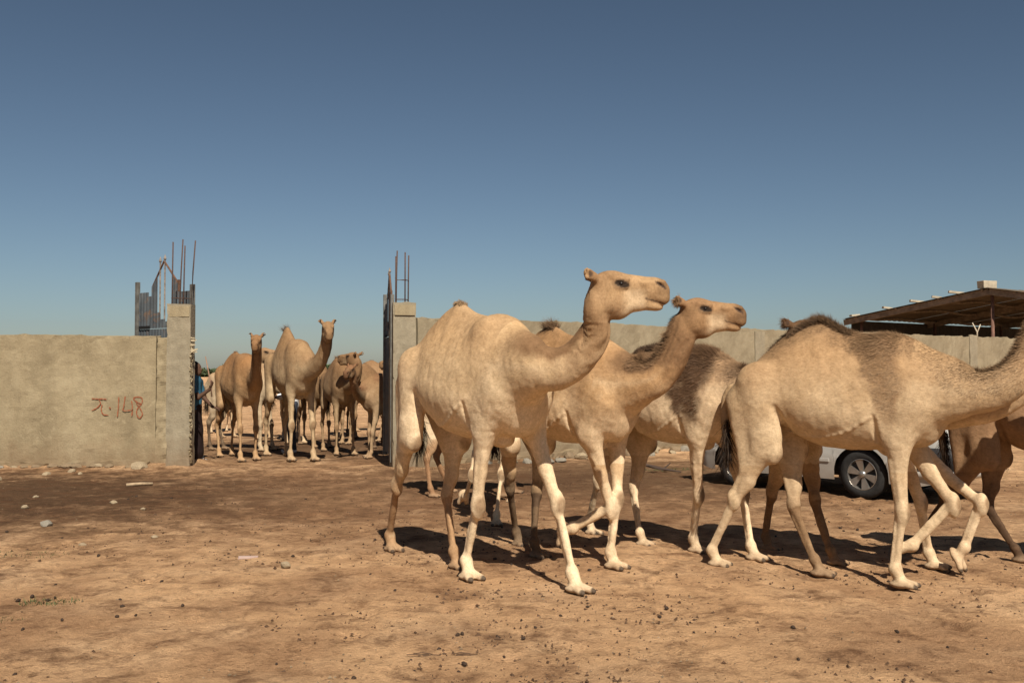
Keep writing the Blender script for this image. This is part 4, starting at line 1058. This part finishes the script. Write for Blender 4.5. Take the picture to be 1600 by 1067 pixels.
    for q in wx:
        for y, s_ in ((.085, -1), (Wd-.085, 1)):
            wl = link('wheel', None, r, (q, y, rw)); wl.empty_display_size = .1
            lathe([(-.085, .195), (-.095, .215), (-.098, .255), (-.085, .29), (-.055, rw), (.055, rw), (.085, .29), (.095, .215), (.085, .195)]).build('tyre', rubber, wl, smooth=True)
            mb = lathe([(s_*.082, .200), (s_*.088, .188), (s_*.060, .180), (s_*-.05, .175)])
            for k in range(6):
                a = k*math.pi/3+.3; M = Matrix.Rotation(-a, 3, 'Y')
                v = [M @ Vector(p) for p in ((.035, s_*.070, -.020), (.035, s_*.070, .020), (.186, s_*.080, .052), (.186, s_*.080, -.052), (.035, s_*.035, -.020), (.035, s_*.035, .020), (.186, s_*.045, .052), (.186, s_*.045, -.052))]
                mb.add(v, [(0,1,2,3),(7,6,5,4),(0,4,5,1),(1,5,6,2),(2,6,7,3),(3,7,4,0)])
            mb.build('rim', alloy, wl)
            lathe([(s_*.095, .001), (s_*.095, .030), (s_*.075, .046), (s_*.03, .05)], 20).build('hub', alloy, wl, smooth=True)
            mb = MB(); mb.tube([(0, s_*.0, 0), (0, s_*.034, 0)], .178, 24); mb.build('brake_disc', black, wl)
car()

# ------------------------------------------------------------------ people at the gateway
def person(label, x, y, yaw, sc, arm, shirtc, lowerc, trousers=False, shoe=(.6, .58, .55)):
    r = empty('person', (x, y, ground_at(x, y)), R(yaw), sc); tag(r, label, 'person')
    F = Field(); Y1 = np.array([0, 1., 0]); A = np.array
    # head, neck, trunk, legs and arms of one body, x forward, y left
    hd = A((.02, 0, 1.60))
    F.ell(hd, (.098, .076, .118), k=.03); F.ell(hd+(.055, 0, -.065), (.045, .045, .045), k=.03); F.ell(hd+(.10, 0, -.012), (.02, .014, .026), k=.014); F.ell(hd+(.09, 0, -.058), (.016, .026, .010), k=.01)
    for q in (-1, 1): F.ell(hd+(-.005, .078*q, -.01), (.026, .012, .034), k=.01); F.ell(hd+(.092, .030*q, .018), (.012, .016, .009), k=.008, sub=True)
    F.cone((0, 0, 1.38), (.01, 0, 1.52), .055, .050, k=.03)
    F.cone((0, 0, 1.36), (0, 0, 1.08), .145, .115, A((1., 0, 0)), .66, k=.05); F.cone((0, 0, 1.05), (0, 0, .90), .13, .14, A((1., 0, 0)), .72, k=.05)
    for q in (-1, 1):
        F.cone((0, .14*q, 1.385), (0, .06*q, 1.42), .055, .06, k=.04)
        F.cone((0, .085*q, .88), (.02, .09*q, .48), .085, .055, k=.04); F.cone((.02, .09*q, .48), (-.02, .09*q, .09), .055, .035, k=.03)
        F.cone((-.03, .09*q, .04), (.14, .10*q, .035), .04, .035, k=.02)
    hands = {}
    for q, key in ((1, 'L'), (-1, 'R')):
        S = A((0, .185*q, 1.37)); E, Wr, fd = (A(v) for v in arm[key]); fd = U(fd)
        F.cone(S, E, .050, .040, k=.04); F.cone(E, Wr, .040, .026, k=.02)
        lat = U(np.cross(fd, A((0, 0, 1.)) if abs(fd[2]) < .9 else A((1., 0, 0)))); nrm = np.cross(lat, fd)
        F.cone(Wr, Wr+fd*.085, .028, .036, nrm, .55, k=.02)
        for i, ln in enumerate((.062, .074, .070, .054)):
            b0 = Wr+fd*.088+lat*(i-1.5)*.019; m1 = b0+fd*ln*.55; F.cone(b0, m1, .0095, .009, k=.006); F.cone(m1, m1+U(fd*.45-nrm*.9)*ln*.55, .009, .008, k=.006)
        t0 = Wr+fd*.03+lat*-.03; F.cone(t0, t0+U(fd*.7-lat*.7)*.05, .011, .009, k=.01)
        hands[key] = Wr+fd*.09-nrm*.02
    V, Q = F.mesh(.0095); col = np.tile(A((.085, .045, .028)), (len(V), 1))
    link('body', mesh_np('person_body', V, Q, MAT['hair'], col), r)
    def cloth(name, build, c, h=.014):
        G = Field(); build(G); V, Q = G.mesh(h); Nn = vnormals(V, Q); V = V+Nn*(.008*fbm3(V*A((1, 1, .35)), 14, 3, 2))[:, None]
        link(name, mesh_np('person_'+name, V, Q, MAT['hair'], np.tile(A(c), (len(V), 1))), r)
    def shirt(G):
        G.cone((0, 0, 1.37), (0, 0, 1.10), .165, .145, A((1., 0, 0)), .70, k=.05); G.cone((0, 0, 1.10), (0, 0, .92), .145, .158, A((1., 0, 0)), .76, k=.05); G.cone((0, 0, 1.40), (0, 0, 1.45), .085, .062, k=.03)
        for q, key in ((1, 'L'), (-1, 'R')):
            S = A((0, .175*q, 1.37)); E = A(arm[key][0]); end = E if trousers else S+(E-S)*.62
            G.cone((0, .12*q, 1.395), S, .07, .07, k=.04); G.cone(S, end, .068, .060, k=.03)
            if trousers: Wr = A(arm[key][1]); G.cone(E, E+(Wr-E)*.92, .056, .042, k=.02)
    cloth('shirt', shirt, shirtc)
    def low(G):
        if trousers:
            for q in (-1, 1): G.cone((0, .08*q, .93), (.02, .09*q, .48), .10, .072, k=.05); G.cone((.02, .09*q, .48), (-.015, .09*q, .08), .072, .058, k=.04)
        else: G.cone((0, 0, .96), (.0, 0, .55), .150, .165, A((1., 0, 0)), .82, k=.04); G.cone((0, 0, .55), (.0, 0, .20), .165, .20, A((1., 0, 0)), .80, k=.04)
    cloth('trousers' if trousers else 'wrap_skirt', low, lowerc)
    def hair(G):
        G.ell(hd+(-.022, 0, .030), (.094, .084, .104), k=.02); G.ell(hd+(.085, 0, -.045), (.05, .07, .085), k=.03, sub=True)
    cloth('hair', hair, (.012, .010, .009), .011)
    for q in (-1, 1):
        mb = MB(); mb.tube([(-.07, .10*q, .035), (.0, .10*q, .045), (.10, .10*q, .035), (.19, .105*q, .025)], [.035, .052, .048, .025], 10); mb.build('shoe', simple('shoe', shoe, .7), r, smooth=True)
    return r, hands
p1, hn = person('person in a blue shirt and dark wrap skirt reaching out beside the left gate pillar', -5.425, 17.02, -6, 1.0,
                dict(L=[(.06, .22, 1.12), (.24, .20, .95), (1, 0, -.3)], R=[(.17, -.23, 1.12), (.36, -.20, 1.26), (.35, .05, .93)]), (.035, .11, .17), (.018, .011, .011))
wpt = p1.matrix_basis @ Vector(hn['R'])
mb = MB(); mb.tube([tuple(wpt+Vector((.02, 0, -.22))), tuple(wpt), tuple(wpt+Vector((-.10, .02, .46)))], [.010, .011, .008], 7)
tag(mb.build('herding_stick', simple('herding_stick', (.26, .15, .10), .8), smooth=True), 'thin herding stick held upright by the person in blue', 'stick')
person('person in white shirt and dark trousers mostly hidden behind the tall camel in the gateway', -4.22, 19.15, 200, 1.0,
       dict(L=[(.08, .22, 1.10), (.30, .16, 1.06), (1, .1, .1)], R=[(.06, -.24, 1.12), (.24, -.25, 1.08), (1, 0, 0)]), (.66, .66, .66), (.035, .04, .055), True)
# ------------------------------------------------------------------ the herd
GR = 'camels walking across the yard'; GG = 'camels crowding through the gateway'
def C(*a, **k): return camel('camel', *a, **k)
C('big tan camel striding in front, head high, nearest the gateway side', (-.34, 7.89), -53, 1.0,
  dict(RF=(-.32, 7.59), LF=(.46, 7.15), RH=(-1.05, 8.79), LH=(-.44, 8.03)), (.583, 6.72, 2.14), -6, -2,
  neck=[(.16, 7.05, 1.61), (.32, 6.92, 1.60), (.465, 6.83, 1.69), (.565, 6.77, 1.85)], vein=True, tailswing=.12, width=.90, seed=1, group=GR,
  coat=dict(dorsal=.45, neckdark=1.0, tuft=.03, face=.6, legpale=1.0, hind='dirty', mane=.0), fur=55000, h=.0105)
C('tan camel with dark maned neck walking just behind the big front camel', (.42, 8.48), -48, .93,
  dict(RF=dict(knee=(.80, 8.06, .49), ankle=(.50, 8.20, .30), toe=(.49, 8.24, .12)), LF=(.82, 8.0), RH=(.07, 9.05), LH=(.22, 8.49)), (1.335, 7.6, 2.03), -14, -3,
  neck=[(1.015, 7.78, 1.49), (1.16, 7.68, 1.57), (1.272, 7.62, 1.755)], vein=True, seed=2, width=.86, group=GR,
  coat=dict(base=(.40, .25, .125), dorsal=.6, patch=.38, neckdark=1.75, tuft=.10, mane=1.3, shag=.2, face=1.0, hind='dark'), fur=45000)
C('camel with shaggy dark brown shoulder whose head is behind another camel\'s hump', (1.40, 8.95), -46, .89,
  dict(RF=(1.61, 8.7), LF=(2.03, 8.35), RH=(.78, 9.68), LH=(1.19, 9.05)), (2.27, 8.0, 1.885), -20, -2,
  neck=[(1.89, 8.4, 1.43), (2.03, 8.2, 1.48), (2.14, 8.08, 1.61)], vein=True, seed=3, width=.88, group=GR, hump=-.10,
  coat=dict(base=(.42, .29, .175), brown=(.095, .050, .024), patchw=1.7, dorsal=.95, patch=1.2, shag=1.0, tuft=.06, mane=.9, neckdark=.7), fur=45000)
C('pale woolly camel with brown hump crest in front of the car, head out of view', (2.53, 7.76), -30, .93,
  dict(RF=(2.85, 7.32), LF=dict(knee=(3.29, 7.46, .60), ankle=(3.02, 7.56, .27), toe=(2.99, 7.58, .09)), RH=(1.67, 8.13), LH=(2.39, 7.75)), (3.79, 7.05, 2.09), -20, -5,
  neck=[(3.26, 7.25, 1.44), (3.45, 7.15, 1.45), (3.61, 7.08, 1.58), (3.73, 7.05, 1.84)], vein=True, seed=4, group=GR, width=.84, tailswing=-.05, hump=.02,
  coat=dict(base=(.40, .275, .155), pale=(.49, .37, .235), brown=(.19, .11, .055), dorsal=.85, patch=.75, shag=.9, tuft=.075, mane=.6, neckdark=.3, legpale=.95, LH='brown'), fur=55000, h=.0105)
C('brown-legged camel walking behind the pale woolly one, neck reaching out of frame', (2.80, 8.40), -35, .88,
  dict(RF=(3.38, 8.0), LF=dict(knee=(3.61, 7.70, .57), ankle=(3.51, 7.76, .22), toe=(3.56, 7.70, .09)), RH=(2.28, 8.83), LH=(2.65, 8.19)), (4.15, 7.35, 1.86), -25, -4,
  neck=[(3.47, 7.65, 1.31), (3.68, 7.52, 1.36), (3.88, 7.42, 1.53)], seed=5, group=GR, width=.76, coat=dict(base=(.38, .245, .13), dorsal=.7, patch=.4, mane=.4, hind='brown', shag=.3), fur=22000, h=.013)
C('dark brown camel at the right edge, only belly and hind legs showing', (4.38, 8.14), -24, .84,
  dict(RF=(4.85, 7.75), LF=(5.3, 7.8), RH=(3.55, 8.67), LH=(4.22, 8.3)), (6.0, 7.4, 2.0), -20, -4,
  seed=6, group=GR, width=.85, hump=-.22, coat=dict(base=(.17, .095, .048), brown=(.09, .05, .025), pale=(.25, .15, .08), hind='dark', legs='dark', patch=.4), fur=14000, h=.016)
C('young pale camel stepping behind the big front camel with one foot lifted', (-.18, 11.1), -92, .82,
  dict(RF=dict(knee=(-.42, 10.45, .50), ankle=(-.50, 10.72, .24), toe=(-.52, 10.76, .10)), LF=(-.16, 10.2), RH=(-.36, 11.75), LH=(-.02, 11.97)), (-.22, 9.95, 1.55), -70, -18,
  seed=7, group=GR, width=.9, hump=-.15, coat=dict(base=(.52, .35, .20)), fur=8000, h=.017)
C('brown camel standing farther back, legs showing under the big front camel', (-.52, 12.75), -14, .80,
  dict(RF=(-.10, 12.5), LF=(.05, 12.85), RH=(-.98, 12.5), LH=(-.80, 13.0)), (.42, 12.5, 1.50), -10, -15,
  seed=8, group=GR, width=.85, hump=-.18, coat=dict(base=(.30, .17, .085), brown=(.15, .08, .04), hind='dirty', legs='dirty2'), fur=6000, h=.018)
def stand(pos, yaw, sc, st=(.0, .12, -.05, .10)):
    """four feet under a standing or slowly stepping camel; st = forward shift of RF LF RH LH"""
    c_, s_ = math.cos(R(yaw)), math.sin(R(yaw)); out = {}
    for k, (x, y), d in zip(('RF', 'LF', 'RH', 'LH'), ((.62, -.17), (.62, .17), (-.64, -.15), (-.64, .15)), st):
        x = (x+d)*sc; y *= sc; out[k] = (pos[0]+x*c_-y*s_, pos[1]+x*s_+y*c_)
    return out
def CG(label, pos, yaw, sc, head, hy, hp=-6, st=(.0, .12, -.05, .10), **k):
    k.setdefault('fur', 7000); k.setdefault('h', .019)
    return C(label, pos, yaw, sc, stand(pos, yaw, sc, st), head, hy, hp, group=GG, z0=ground_at(*pos)+.004, **k)
CG('camel facing us at the left of the gateway with reddish shoulders', (-4.90, 17.80), -56, .93, (-4.22, 16.45, 2.07), -80, -14, (.10, -.05, .05, -.1), seed=11, width=.76, hump=-.08,
   coat=dict(base=(.31, .175, .08), pale=(.40, .27, .15), dorsal=.6, patch=.5, neckdark=.8))
CG('tallest camel in the gateway, facing us with a pointed hump', (-3.98, 17.85), -58, 1.05, (-3.05, 16.45, 2.28), -76, -16, (-.05, .10, -.1, .1), seed=12, width=.72, hump=.12, humpx=-.2,
   coat=dict(base=(.33, .22, .12), pale=(.43, .325, .20), dorsal=.5, tuft=.12, shag=.3))
CG('camel looking right between the two leading gateway camels', (-4.85, 22.1), -72, .98, (-5.22, 20.7, 1.93), -12, -4, seed=13, coat=dict(base=(.36, .25, .15), pale=(.46, .35, .22), neckdark=.5))
CG('stocky camel behind the tallest one, head turned left in the gateway', (-3.32, 19.0), -66, .86, (-2.78, 17.75, 1.80), 150, -2, seed=14, width=.85, hump=-.02, coat=dict(base=(.22, .135, .07), pale=(.34, .24, .14), dorsal=.7, patch=.3, tuft=.08))
CG('young camel with a dark face half hidden by the right gate leaf', (-2.16, 18.35), -148, .76, (-2.76, 17.15, 1.60), -100, -16, seed=15, width=.95, hump=-.12, coat=dict(base=(.25, .16, .085), pale=(.34, .24, .145), dorsal=.7, patch=.75, shag=.5, neckdark=1.0, face=1.0, brown=(.16, .08, .04)))
CG('pale camel behind the reddish-shouldered one near the person in blue', (-5.35, 19.75), -16, .86, (-4.5, 19.5, 1.55), -10, -20, seed=16, width=.85, coat=dict(base=(.38, .28, .175), pale=(.46, .36, .24), hind='dark'))
CG('small far camel looking at us past the person in blue', (-7.45, 25.4), -84, .72, (-7.2, 24.2, 1.42), -78, -10, seed=17, coat=dict(base=(.30, .20, .11)), fur=3000, h=.022)
CG('camel standing behind the stocky one deep in the gateway', (-3.3, 21.9), -120, .82, (-3.9, 21.3, 1.5), -130, -12, seed=18, coat=dict(base=(.24, .15, .08), pale=(.34, .24, .14)), fur=3000, h=.022)
CG('brown camel behind the gap between the two leading gateway camels', (-4.15, 20.9), -62, .84, (-3.75, 19.75, 1.40), -70, -20, seed=19, width=.85, hump=-.1, coat=dict(base=(.22, .135, .07), pale=(.30, .20, .11), hind='dark'), fur=3000, h=.022)
CG('dark camel calf under the neck of the stocky gateway camel', (-2.75, 20.6), -78, .66, (-2.72, 19.65, 1.20), -80, -14, seed=20, hump=-.2, coat=dict(base=(.17, .10, .055), pale=(.25, .16, .09), legs='dark', hind='dark'), fur=3000, h=.022)
CG('camel at the back of the crowd beside the right gate leaf', (-2.25, 22.6), -110, .9, (-2.6, 21.6, 1.75), -120, -8, seed=21, coat=dict(base=(.28, .18, .095), pale=(.38, .27, .16)), fur=3000, h=.022)
CG('camel far behind on the left looking right across the crowd', (-6.2, 23.2), -30, .88, (-5.3, 22.7, 1.75), -15, -8, seed=22, coat=dict(base=(.31, .20, .11), pale=(.42, .31, .19)), fur=3000, h=.022)
CG('brown camel deep in the crowd behind the tallest gateway camel', (-3.95, 23.6), -72, .88, (-3.7, 22.4, 1.55), -80, -12, seed=23, coat=dict(base=(.20, .125, .065), pale=(.28, .19, .11), hind='dark'), fur=3000, h=.022)
CG('camel standing sideways at the very back of the gateway crowd', (-3.5, 25.6), 8, .86, (-2.4, 25.7, 1.6), 10, -10, seed=24, coat=dict(base=(.26, .165, .09), pale=(.36, .26, .155)), fur=3000, h=.024)
